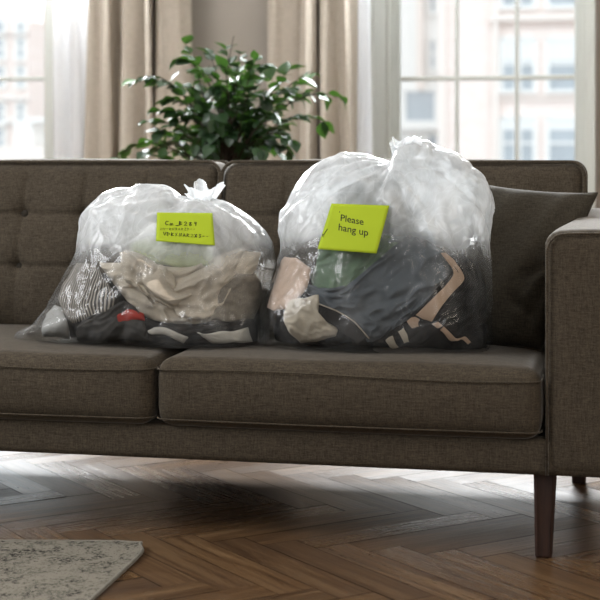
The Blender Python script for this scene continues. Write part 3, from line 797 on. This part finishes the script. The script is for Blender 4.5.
m = N('striped_jersey'); uv = m.n('ShaderNodeUVMap'); uv.uv_map = 'UVMap'; sx = m.n('ShaderNodeSeparateXYZ'); m.l(uv.outputs[0], sx.inputs[0])
fr_ = m.math('FRACT', m.math('MULTIPLY', sx.outputs[0], 21.0)); m.l(m.mix(m.ramp(fr_, [(.0, 0), (.12, 1), (.45, 1), (.57, 0)]), (.045, .042, .04), (.34, .31, .265)), m.b.inputs['Base Color']); m.b.inputs['Roughness'].default_value = .9
M['stripe'] = m.m

def heap(name, outline, cpx, Ymid, H, mat, label, seed, lean=.1):
    me = blob(outline, Ymid, lean, H, SEAT_Z, voxel=.008, cpx=cpx)
    n = len(me.vertices); X = np.empty(n * 3); me.vertices.foreach_get('co', X); X = X.reshape(-1, 3); X[:, 2] = np.maximum(X[:, 2], SEAT_Z + .003); X[:, 1] = np.minimum(X[:, 1], .50 + TILT * (X[:, 2] - .4))
    me.vertices.foreach_set('co', X.ravel()); me.update()
    X = crumple(me, .12, 60, .02, 1.0, .012, 9, seed); X[:, 2] = np.maximum(X[:, 2], SEAT_Z + .003); me.vertices.foreach_set('co', X.ravel()); me.update()
    me.materials.clear(); o = link(name, me, mat); tag(o, label, 'clothing', 'clothes in the bags'); return o
heap('sweatshirt', [(62, 330), (70, 300), (90, 280), (130, 268), (180, 272), (230, 276), (252, 295), (256, 335), (220, 345), (150, 344), (90, 342)], (160, 312), .30, .125, M['charcoal'],
     'charcoal crumpled sweatshirt filling the middle of the left bag', 3)
heap('sweatshirt', [(276, 335), (284, 300), (300, 278), (340, 262), (390, 250), (440, 262), (470, 285), (480, 320), (482, 345), (430, 349), (350, 348), (290, 345)], (385, 305), .30, .130, M['black'],
     'black crumpled sweatshirt filling the middle of the right bag', 6)
G = 'clothes in the bags'
# left bag
garment('striped_shirt', bv1, [([[(76, 262), (86, 262), (98, 268), (108, 282)], [(64, 280), (78, 283), (94, 287), (114, 294)], [(58, 297), (72, 306), (90, 305), (116, 304)], [(62, 312), (74, 324), (92, 318), (114, 312)]], dict(folds=(.004, 3, .4)))],
        M['stripe'], .016, 'grey and cream striped shirt pressed against the left bag', 'clothing', group=G, seed=2, grow=.06)
garment('beige_shirt', bv1, [
    ([[(98, 262), (140, 262), (185, 266), (232, 250), (262, 252)], [(108, 278), (140, 285), (180, 286), (220, 275), (256, 270)], [(122, 296), (148, 300), (180, 308), (215, 300), (240, 292)], [(140, 314), (160, 322), (185, 326), (210, 322), (226, 312)]], dict(folds=(.014, 3.0, 1.2), inset=.050)),
    ([[(119, 252), (128, 249), (150, 258), (168, 270)], [(120, 262, .004), (136, 262, .018), (156, 270, .018), (176, 282, .000)], [(121, 272), (134, 278), (150, 288), (178, 300)], [(126, 283), (140, 292), (158, 304), (184, 312)]], dict(folds=(.014, 2.0, .9), inset=.026)),
    ([[(176, 280), (200, 268), (228, 252), (250, 246)], [(170, 292, .004), (198, 284, .016), (222, 272, .014), (240, 262)], [(172, 306), (196, 303), (220, 292), (234, 280)], [(178, 318), (200, 321), (220, 310), (232, 296)]], dict(folds=(.014, 2.2, 1.9), inset=.026)),
    ([[(146, 268), (158, 262), (168, 268)], [(142, 282, .008), (156, 284, .018), (170, 282)], [(152, 296, .008), (164, 296, .018), (178, 292)], [(172, 306, .004), (184, 302, .008), (196, 292)]], dict(folds=(.003, 1.5, 0), inset=.014))],
    M['beige'], .02, 'large twisted beige jersey shirt in the centre of the left bag', 'clothing', group=G, seed=5, grow=.04, goal=.06, amp=.003, scale=8, thick=.004)
garment('taupe_shirt', bv1, [([[(222, 278), (238, 274), (256, 272)], [(216, 292), (238, 290), (262, 286)], [(214, 306), (236, 306), (262, 304)], [(206, 322), (232, 322), (254, 320)]], dict(folds=(.008, 6, 1.57)))],
        M['taupe'], .024, 'taupe pleated shirt folded at the right of the left bag', 'clothing', group=G, seed=8)
garment('olive_shirt', bv1, [([[(128, 244), (160, 236), (196, 240), (214, 246)], [(134, 256), (160, 250), (192, 254), (214, 258)], [(140, 268), (164, 266), (190, 268), (212, 268)]], dict(folds=(.006, 3, .2)))],
        M['olive'], .045, 'pale olive green shirt under the handwritten note in the left bag', 'clothing', group=G, seed=11)
garment('dark_sweater', bv1, [([[(84, 318), (104, 310), (124, 300), (140, 312)], [(76, 328), (100, 326), (124, 318), (146, 322)], [(76, 341), (100, 343), (128, 341), (152, 342)]], dict(folds=(.014, 4, 1.0)))],
        M['charcoal'], .016, 'dark grey sweater under the striped shirt in the left bag', 'clothing', group=G, seed=13)
garment('black_trousers', bv1, [([[(138, 318), (170, 326), (210, 324), (254, 314)], [(140, 330), (172, 337), (212, 334), (258, 326)], [(142, 344), (176, 346), (214, 347), (258, 344)]], dict(folds=(.012, 3, 1.3)))],
        M['black'], .026, 'black trousers along the bottom of the left bag', 'clothing', group=G, seed=15)
garment('white_sock', bv1, [([[(148, 330), (154, 326), (162, 326), (176, 331), (190, 336)], [(147, 333), (156, 331), (165, 332), (176, 336), (188, 341)], [(151, 336), (158, 335), (166, 337), (176, 341), (184, 345)]], dict(folds=(.002, 2, 1)))],
        M['offwhite'], .010, 'small cream sock between black clothes in the left bag', 'clothing', group=G, seed=17, grow=.05)
garment('white_shirt', bv1, [([[(196, 333), (212, 332), (230, 331), (248, 326)], [(202, 337), (218, 338), (236, 337), (252, 334)], [(212, 344), (226, 344), (240, 344), (254, 343)]], dict(folds=(.003, 2, 1)))],
        M['offwhite'], .010, 'white folded shirt at the bottom right of the left bag', 'clothing', group=G, seed=19, grow=.06)
garment('red_shirt', bv1, [([[(115, 315), (122, 310), (131, 308), (143, 313)], [(116, 320), (124, 316), (134, 315), (145, 317)], [(120, 325), (128, 322), (136, 321), (146, 322)]], dict(folds=(.002, 2, 1)))],
        M['red'], .010, 'red shirt peeking out in the left bag', 'clothing', group=G, seed=21, grow=.06)
garment('grey_vest', bv1, [([[(46, 312), (54, 305), (62, 306)], [(42, 324), (54, 320), (68, 322)], [(42, 338), (56, 338), (72, 340)]], dict(folds=(.006, 2, .5)))],
        M['palegrey'], .014, 'pale grey crumpled vest in the lower left corner of the left bag', 'clothing', group=G, seed=23)
# right bag
garment('slate_trousers', bv2, [([[(300, 282), (338, 286), (374, 262), (404, 236), (424, 236)], [(308, 294), (340, 298), (376, 284), (412, 256), (446, 254)], [(318, 304), (346, 314), (378, 306), (414, 286), (452, 270)], [(340, 316), (362, 328), (386, 322), (412, 306), (438, 288)], [(364, 340), (374, 342), (388, 334), (400, 324), (416, 314)]], dict(folds=(.018, 2.6, 1.0)))],
        M['slate'], .028, 'slate blue trousers draped across the middle of the right bag', 'clothing', group=G, seed=31, grow=.08, goal=.05, amp=.003, scale=9, thick=.004)
garment('tan_waistband', bv2, [([[(440, 252, .0), (446, 252, .0)], [(452, 268), (461, 266)], [(450, 280), (465, 280)], [(434, 296), (448, 300)], [(414, 316), (432, 323)]], dict(folds=(0, 0, 0), curl=.002))],
        M['tan'], .010, 'tan folded strip of clothing beside the slate trousers in the right bag', 'clothing', group=G, seed=33, grow=.01, amp=.001)
garment('green_shirt', bv2, [([[(318, 246), (350, 236), (382, 230), (404, 240)], [(316, 262), (350, 260), (382, 250), (400, 252)], [(310, 278), (342, 284), (368, 276), (388, 264)], [(316, 292), (340, 296), (362, 288), (380, 274)]], dict(folds=(.008, 3, .9)))],
        M['green'], .034, 'sage green shirt just below the Please hang up note', 'clothing', group=G, seed=35)
garment('peach_shirt', bv2, [([[(284, 256), (296, 258), (312, 268)], [(274, 272), (292, 274), (310, 282)], [(270, 290), (286, 292), (304, 294)], [(266, 308), (276, 312), (290, 306)]], dict(folds=(.008, 3, .9)))],
        M['peach'], .018, 'pale peach shirt at the upper left of the right bag', 'clothing', group=G, seed=37)
garment('cream_fleece', bv2, [([[(290, 299), (300, 297), (310, 296), (319, 294)], [(285, 310), (297, 308), (310, 306), (320, 308)], [(283, 322), (297, 321), (314, 320), (328, 321)], [(288, 334), (302, 333), (318, 331), (338, 329)], [(302, 344), (310, 343), (322, 341), (336, 337)]], dict(folds=(.006, 2, .8)))],
        M['cream'], .011, 'cream fleece at the lower left of the right bag', 'clothing', group=G, seed=39, grow=.10, thick=.006)
garment('black_shorts', bv2, [([[(318, 304), (336, 311), (354, 322), (369, 338)], [(318, 310), (334, 319), (350, 329), (364, 341)], [(319, 316), (332, 326), (346, 336), (358, 345)]], dict(folds=(0, 0, 0), curl=.0))],
        M['black'], .009, 'flat black shorts with thin cream hem beside the cream fleece', 'clothing', group=G, seed=41, grow=.01, amp=.001)
sh = bpy.data.objects['black_shorts']
hm = [surf_point(bv2, x, y) + (surf_point(bv2, x, y) - CAM).normalized() * .006 for x, y in ((318, 303.5), (327, 307), (336, 310.5), (346, 316), (354, 321.5), (361, 329), (369, 338.5))]
h = addmesh('hem', tube(hm, .0014, 6), M['cream'], sh); h['label'] = 'thin cream hem'
garment('black_jacket', bv2, [([[(446, 256), (462, 254), (478, 262)], [(462, 282), (474, 282), (486, 284)], [(446, 304), (466, 306), (486, 306)], [(424, 326), (456, 328), (486, 328)], [(400, 346), (446, 350), (488, 350)]], dict(folds=(.018, 4.5, .9)))],
        M['black'], .020, 'black jacket filling the right side of the right bag', 'clothing', group=G, seed=43)
garment('cream_ribbon', bv2, [([[(431, 323), (438, 321)], [(442, 332), (448, 329)], [(450, 341), (457, 339)], [(462, 340), (466, 336)], [(468, 346), (472, 342)]], dict(folds=(0, 0, 0), curl=.001))],
        M['tan'], .009, 'thin tan strap lying over black jacket in the right bag', 'clothing', group=G, seed=45, grow=.02, amp=.001)
garment('tan_sock', bv2, [([[(405, 321), (414, 315), (420, 319)], [(408, 325), (414, 322), (419, 324)], [(412, 329), (416, 328), (419, 328)]], dict(folds=(0, 0, 0), curl=.001))],
        M['tan'], .008, 'small tan sock at the tip of the slate trousers', 'clothing', group=G, seed=47, grow=.03, amp=.001)
garment('cream_sock', bv2, [([[(397, 331), (404, 327)], [(401, 338), (408, 335)], [(404, 344), (410, 343)]], dict(folds=(0, 0, 0), curl=.001))],
        M['cream'], .008, 'small cream sock below the slate trousers', 'clothing', group=G, seed=49, grow=.03, amp=.001)
garment('cream_cloth', bv2, [([[(384, 340), (392, 334)], [(388, 346), (396, 342)], [(392, 350), (400, 348)]], dict(folds=(0, 0, 0), curl=.001))],
        M['cream'], .008, 'small cream cloth at the bottom centre of the right bag', 'clothing', group=G, seed=51, grow=.03, amp=.001)
garment('blue_grey_shirt', bv2, [([[(338, 188), (366, 176), (392, 178), (410, 192)], [(336, 204), (366, 198), (396, 200), (420, 210)], [(340, 220), (368, 224), (400, 226), (430, 228)], [(350, 240), (380, 244), (410, 246), (440, 244)]], dict(folds=(.010, 3, .6)))],
        M['bluegrey'], .035, 'blue grey shirt showing faintly through the top of the right bag', 'clothing', group=G, seed=53)

# ------------------------------------------------------------------ notes
m = N('yellow_green_paper'); v = m.coord(); f = m.noise(v, 12, 2)
m.l(m.mix(f, (.36, .47, .02), (.43, .55, .025)), m.b.inputs['Base Color']); m.b.inputs['Roughness'].default_value = .7; m.b.inputs['Specular IOR Level'].default_value = .2
M['note'] = m.m; M['ink'] = plain('black_ink', (.012, .012, .014), .6, .2, 0)
def note(name, corners, base_bv, bag, label, bow=.004):
    """paper stuck on the bag's front; corners in order tl, tr, br, bl"""
    co = [Vector(surf_point(base_bv, *c)) for c in corners]
    pts = [v.co for v in bag.data.vertices]
    bvb = bvh_of(bag.data)
    # real plane, pushed out to the outermost film under it
    n = 16; ctr = sum(co, Vector()) / 4; nrm = (co[1] - co[3]).cross(co[0] - co[2]).normalized(); nrm = nrm if nrm.y < 0 else -nrm
    def bil(s, t): return (co[0] * (1 - s) + co[1] * s) * (1 - t) + (co[3] * (1 - s) + co[2] * s) * t
    out = 0
    for j in range(n + 1):
        for i in range(n + 1):
            p = bil(i / n, j / n); h = bvb.ray_cast(p + nrm * .08, -nrm)
            if h[0] is not None: out = max(out, (h[0] - p).dot(nrm))
    def pt(s, t, up=0):
        p = bil(s, t); h = bvb.ray_cast(p + nrm * .08, -nrm); own = (h[0] - p).dot(nrm) if h[0] is not None else out
        b = out + .003 - bow * ((s - .5) ** 2 + (t - .5) ** 2) * 2 + up
        q = p + nrm * b
        # stay on the pixel ray of the bilinear point
        d = (p - CAM).normalized(); k = (b) / (-d.dot(nrm)); return p - d * k
    V = [pt(i / n, j / n) for j in range(n + 1) for i in range(n + 1)]
    Fc = [(j * (n + 1) + i, (j + 1) * (n + 1) + i, (j + 1) * (n + 1) + i + 1, j * (n + 1) + i + 1) for j in range(n) for i in range(n)]
    o = link(name, mesh(name, V, Fc), M['note']); s = o.modifiers.new('s', 'SOLIDIFY'); s.thickness = .0005; s.offset = 0
    tag(o, label, 'note', 'yellow-green sticky notes')
    return o, pt
n1, pt1 = note('sticky_note', [(157, 212.5), (212.5, 213), (215, 245.5), (156, 241)], bv1, bag1, 'yellow-green sticky note with handwriting on the left bag')
n2, pt2 = note('sticky_note', [(331.5, 203.5), (389.5, 205.5), (376.5, 253.5), (317.5, 249)], bv2, bag2, 'larger yellow-green sticky note reading Please hang up on the right bag')
def make_inv(c):
    def inv(p):   # pixel -> s,t of the bilinear quad
        s, t = .5, .5
        for _ in range(12):
            q = (c[0] * (1 - s) + c[1] * s) * (1 - t) + (c[3] * (1 - s) + c[2] * s) * t
            ds = (c[1] - c[0]) * (1 - t) + (c[2] - c[3]) * t; dt = (c[3] - c[0]) * (1 - s) + (c[2] - c[1]) * s
            J = np.stack([ds, dt], 1); e = np.linalg.solve(J, np.array(p) - q); s += e[0]; t += e[1]
        return s, t
    return inv
def text_on(pt, lines, parent, corners):
    """printed lettering, laid on the note surface. lines: (string, px, py baseline start, size px, angle deg)"""
    c = [np.array(q, float) for q in corners]
    inv = make_inv(c)
    for body, px, py, size, ang in lines:
        cu = bpy.data.curves.new('t', 'FONT'); cu.body = body; cu.size = size; cu.offset = .006 * size; cu.resolution_u = 4
        to = bpy.data.objects.new('t', cu); C.objects.link(to); dg = bpy.context.evaluated_depsgraph_get(); dg.update()
        me = bpy.data.meshes.new_from_object(to.evaluated_get(dg)); bpy.data.objects.remove(to)
        a = math.radians(ang); V = []
        for v in me.vertices:
            x, y = v.co.x, v.co.y
            s, t = inv((px + x * math.cos(a) + y * math.sin(a) * .35, py + x * math.sin(a) - y * math.cos(a))); V.append(pt(s, t, .0006))
        o = link('lettering', mesh('lettering', V, [tuple(p.vertices) for p in me.polygons]), M['ink'], parent, smooth=False)
def strokes_on(pt, strokes, parent, corners, width):
    c = [np.array(q, float) for q in corners]; parts = []; inv = make_inv(c)
    for st in strokes:
        P = []
        for x, y in st:
            s, t = inv((x, y)); P.append(pt(s, t, .0005))
        if len(P) > 1: parts.append(tube(P, width, 5))
    return link('handwriting', mesh('handwriting', *join(parts)), M['ink'], parent)
text_on(pt2, [('Please', 340, 220.8, 9.7, 10.5), ('hang up', 338, 230.2, 9.9, 11)], n2, [(331.5, 203.5), (389.5, 205.5), (376.5, 253.5), (317.5, 249)])
strokes_on(pt2, [[(327.5, 229), (325.5, 232), (323.5, 235)], [(322.5, 234), (323, 237)], [(340, 211.5), (339.5, 212.5)]], n2, [(331.5, 203.5), (389.5, 205.5), (376.5, 253.5), (317.5, 249)], .0009)
# handwritten scrawl: three lines of small glyph strokes
def glyph(kind, x, y, s):
    G_ = {'C': [[(1, .1), (.3, 0), (0, .5), (.3, 1), (.9, .9)]], 'm': [[(0, 1), (.1, .4), (.4, .5), (.4, 1)], [(.4, .6), (.8, .5), (.9, 1)]], '_': [[(0, 1), (.9, .95)]],
          'B': [[(.1, 0), (0, 1)], [(.1, .05), (.7, .2), (.1, .5), (.8, .75), (0, 1)]], '2': [[(0, .2), (.5, 0), (.8, .3), (0, 1), (.9, .95)]], '3': [[(.1, 0), (.8, .1), (.3, .45), (.8, .7), (.1, 1)]],
          '8': [[(.7, .1), (.1, .2), (.8, .8), (.3, 1), (.1, .75), (.7, .1)]], '9': [[(.7, .3), (.2, .45), (.2, .05), (.7, .1), (.5, 1)]], 'n': [[(0, 1), (.1, 0), (.7, 1), (.8, 0)]],
          'v': [[(0, 0), (.3, 1), (.9, 0)]], 'R': [[(0, 1), (.1, 0), (.7, .2), (.1, .5), (.8, 1)]], 'Z': [[(0, 0), (.8, 0), (0, 1), (.9, 1)]], 'D': [[(0, 0), (0, 1), (.8, .5), (0, 0)]], '-': [[(0, .5), (.7, .45)]], 'A': [[(0, 1), (.4, 0), (.8, 1)], [(.2, .6), (.7, .6)]], 'x': [[(0, 0), (.7, 1)], [(.7, 0), (0, 1)]]}
    return [[(x + px_ * s[0], y + py_ * s[1]) for px_, py_ in st] for st in G_[kind]]
big, mid_ = [], []
for k, x, y in (('C', 165.3, 221.2), ('m', 170, 221.6), ('_', 175.6, 221.8), ('B', 179.2, 221.4), ('2', 184.2, 221.8), ('8', 189, 222), ('9', 194, 222)): big += glyph(k, x, y, (3.3, 3.9))
for i, k in enumerate('nv-RnxARZD--'): mid_ += glyph(k, 160.5 + i * 3.0, 227.9 + i * .02, (2.0, 2.3))
for i, k in enumerate('vDRxnAR2x3--'): big += glyph(k, 163.5 + i * 3.9, 232.2 + i * .25, (3.0, 3.3)) if i % 4 != 3 else []
for i, k in enumerate('vDRxnAR2x3--'): mid_ += glyph(k, 163.5 + i * 3.9, 232.2 + i * .25, (3.0, 3.3)) if i % 4 == 3 else []
cc = [(157, 212.5), (212.5, 213), (215, 245.5), (156, 241)]
strokes_on(pt1, big, n1, cc, .0009); strokes_on(pt1, mid_, n1, cc, .00045)

# ------------------------------------------------------------------ rug
rc = W(146, 542.5, 0)  # replaced below with the floor intersection
def floor_pt(px, py):
    d = ray(px, py); return CAM + d * (-CAM.z / d.z)
c_ = floor_pt(153, 546); ex = (floor_pt(0, 543.5) - c_).normalized(); ey = (floor_pt(90, 603) - c_).normalized()
V, Fc = [], []; nx, ny = 60, 44; LX, LY = 2.4, 1.6
for j in range(ny + 1):
    for i in range(nx + 1):
        a, b = (i / nx) ** 1.5 * LX, (j / ny) ** 1.5 * LY; lift = .012 * math.exp(-(a + b) / .10)
        p = c_ + ex * a + ey * b; p = p + (ex + ey) * (.02 * math.exp(-(a * a + b * b) / .0025)); V.append((p.x, p.y, .004 + lift * .6 + .0015 * math.sin(a * 9) * math.exp(-b * 3)))
for j in range(ny):
    for i in range(nx): a = j * (nx + 1) + i; Fc.append((a, a + nx + 1, a + nx + 2, a + 1))
me = mesh('rug', V, Fc); bm = bmesh.new(); bm.from_mesh(me); bmesh.ops.recalc_face_normals(bm, faces=bm.faces[:])
if bm.faces[:][0].normal.z < 0: bmesh.ops.reverse_faces(bm, faces=bm.faces[:])
bm.to_mesh(me); bm.free()
rug = link('rug', me, M['rug']); s = rug.modifiers.new('s', 'SOLIDIFY'); s.thickness = .005; s.offset = 0
tag(rug, 'distressed beige and black patterned rug corner on the wooden floor', 'rug')
ed = [Vector(V[i]) for i in range(nx, -1, -1)] + [Vector(V[j * (nx + 1)]) for j in range(1, ny + 1)]
addmesh('binding', tube(ed, .0042, 8), M['rugedge'], rug)

# ------------------------------------------------------------------ potted plant behind the sofa
plant = empty('potted_ficus', (0, 0, 0)); PY = 1.85
tag(plant, 'leafy green ficus plant standing behind the sofa between the curtains', 'plant')
pc = W(228, 160, PY); px0 = pc.x
m = N('ficus_leaf'); oi = m.n('ShaderNodeAttribute', attribute_name='tone')
m.l(m.ramp(oi.outputs['Fac'], [(0, (.010, .030, .011)), (.6, (.021, .058, .017)), (1, (.07, .17, .03))]), m.b.inputs['Base Color']); m.b.inputs['Roughness'].default_value = .45; m.b.inputs['Specular IOR Level'].default_value = .5
tl = m.n('ShaderNodeBsdfTranslucent'); tl.inputs[0].default_value = (.08, .20, .02, 1); mx = m.n('ShaderNodeMixShader'); mx.inputs[0].default_value = .13
m.l(m.b.outputs[0], mx.inputs[1]); m.l(tl.outputs[0], mx.inputs[2]); m.l(mx.outputs[0], m.out.inputs[0]); M['leaf'] = m.m
M['bark'] = plain('ficus_bark', (.05, .036, .024), .8, .2, .2, 60); M['pot'] = plain('charcoal_pot', (.025, .024, .023), .6, .3, .1, 20, .001); M['soil'] = plain('potting_soil', (.03, .02, .015), 1, .1, .3, 80, .004)
prof = [(.0, .0), (.19, .0), (.205, .02), (.245, .52), (.25, .55), (.225, .55), (.22, .50), (0, .50)]  # hidden pot, made tall and dark to dim the floor's reflection
def lathe(prof, cx, cy, seg=40):
    V, Fc = [], []
    for r, z in prof:
        for k in range(seg): a = 2 * math.pi * k / seg; V.append((cx + r * math.cos(a), cy + r * math.sin(a), z))
    for i in range(len(prof) - 1):
        for k in range(seg): Fc.append((i * seg + k, i * seg + (k + 1) % seg, (i + 1) * seg + (k + 1) % seg, (i + 1) * seg + k))
    return V, Fc
addmesh('pot', lathe(prof[:7], px0, PY), M['pot'], plant); addmesh('soil', lathe([(.0, .50), (.222, .501)], px0, PY), M['soil'], plant)
rp = random.Random(12); leaves = []; tones = []; stems = []
def bez(a, b, c, n=10): return [(a * (1 - t) ** 2 + b * 2 * t * (1 - t) + c * t * t) for t in [k / n for k in range(n + 1)]]
def leaf(pos, d, up, L, tone):
    d = d.normalized(); side = d.cross(up).normalized(); nn = side.cross(d).normalized(); n = len(leaves_V)
    prof_ = [(0, .02), (.12, .22), (.3, .40), (.5, .42), (.7, .30), (.86, .14), (1, 0.0)]
    for t, wd in prof_:
        for s in (-1, -.5, 0, .5, 1):
            leaves_V.append(pos + d * (t * L) + side * (s * wd * L * .95) + nn * (abs(s) * wd * L * .22 - .20 * L * t * t)); tones.append(tone)
    for i in range(len(prof_) - 1):
        for j in range(4): a = n + i * 5 + j; leaves_F.append((a, a + 1, a + 6, a + 5))
leaves_V, leaves_F = [], []
base = Vector((px0, PY, .50))
# branch tips traced from the plant's outline, spread in depth
tips = [(118, 158), (130, 148), (150, 140), (136, 80), (160, 82), (148, 122), (160, 110), (178, 60), (186, 44), (170, 100), (200, 70), (210, 55), (226, 50), (240, 54), (255, 60), (270, 66), (290, 70), (310, 74), (300, 98), (325, 96), (340, 96), (322, 122),
        (300, 116), (276, 130), (288, 150), (262, 150), (240, 150), (220, 150), (200, 150), (180, 150), (215, 90), (235, 88), (250, 90), (268, 100), (195, 110), (215, 120), (238, 120), (258, 125), (180, 128), (225, 70), (245, 105), (205, 135), (230, 135), (190, 88), (280, 110),
        (206, 98), (222, 104), (250, 140), (272, 118), (168, 142), (184, 138), (236, 72), (260, 80), (284, 90), (210, 145), (248, 128), (228, 112), (266, 140), (196, 125), (150, 150), (176, 118), (300, 84), (190, 120), (204, 112), (216, 130), (232, 146), (246, 152), (258, 112), (270, 140), (212, 152), (196, 145), (226, 122), (284, 124), (160, 132), (144, 152), (292, 140), (240, 90), (262, 132), (222, 138), (278, 152)]
for k, (x, y) in enumerate(tips):
    yy = PY + rp.uniform(-.22, .22); tip = W(x, y, yy); hub = base + Vector((rp.uniform(-.05, .05), rp.uniform(-.05, .05), rp.uniform(.06, .40)))
    midp = hub.lerp(tip, .55) + Vector((0, 0, .10 + .08 * rp.random())); br_ = bez(hub, midp, tip, 9)
    stems.append(tube(br_, [.0042 * (1 - .75 * q / 9) for q in range(10)], 5))
    for q in range(3, 10):
        for s in (0, 1):
            if q < 5 and rp.random() < .3: continue
            p = br_[q]; t = (br_[min(q + 1, 9)] - br_[q - 1]).normalized()
            outw = Vector((rp.uniform(-1, 1), rp.uniform(-.8, .8), rp.uniform(-.75, .15))); d = t * .9 + outw * .8
            up = Vector((rp.uniform(-.4, .4), rp.uniform(-.5, .5), 1))
            tone = min(1, max(0, rp.gauss(.3, .2) + (.35 if (x < 160 or x > 300) and rp.random() < .5 else 0)))
            leaf(p, d, up, rp.uniform(.036, .064), tone)
for a in range(4):
    st = bez(Vector((px0 + .02 * math.cos(a * 1.6), PY + .02 * math.sin(a * 1.6), .49)), Vector((px0 + .05 * math.cos(a * 1.6 + 1), PY + .03, .68)), Vector((px0 + .07 * math.cos(a * 1.7), PY + .05 * math.sin(a * 1.7), .95)), 10)
    stems.append(tube(st, [.011 - .0006 * q for q in range(11)], 8))
tw = W(234, 36, PY); stems.append(tube(bez(W(226, 90, PY), W(228, 60, PY), tw, 8), .0016, 5))
addmesh('branches', join(stems), M['bark'], plant)
me = mesh('foliage', leaves_V, leaves_F); at = me.attributes.new('tone', 'FLOAT', 'POINT'); at.data.foreach_set('value', tones)
link('foliage', me, M['leaf'], plant)

# empties sit at their thing's base: children keep world coordinates
for e in EMP:
    if e.location.length > 0:
        for ch in e.children: ch.matrix_parent_inverse = Matrix.Translation(-e.location)
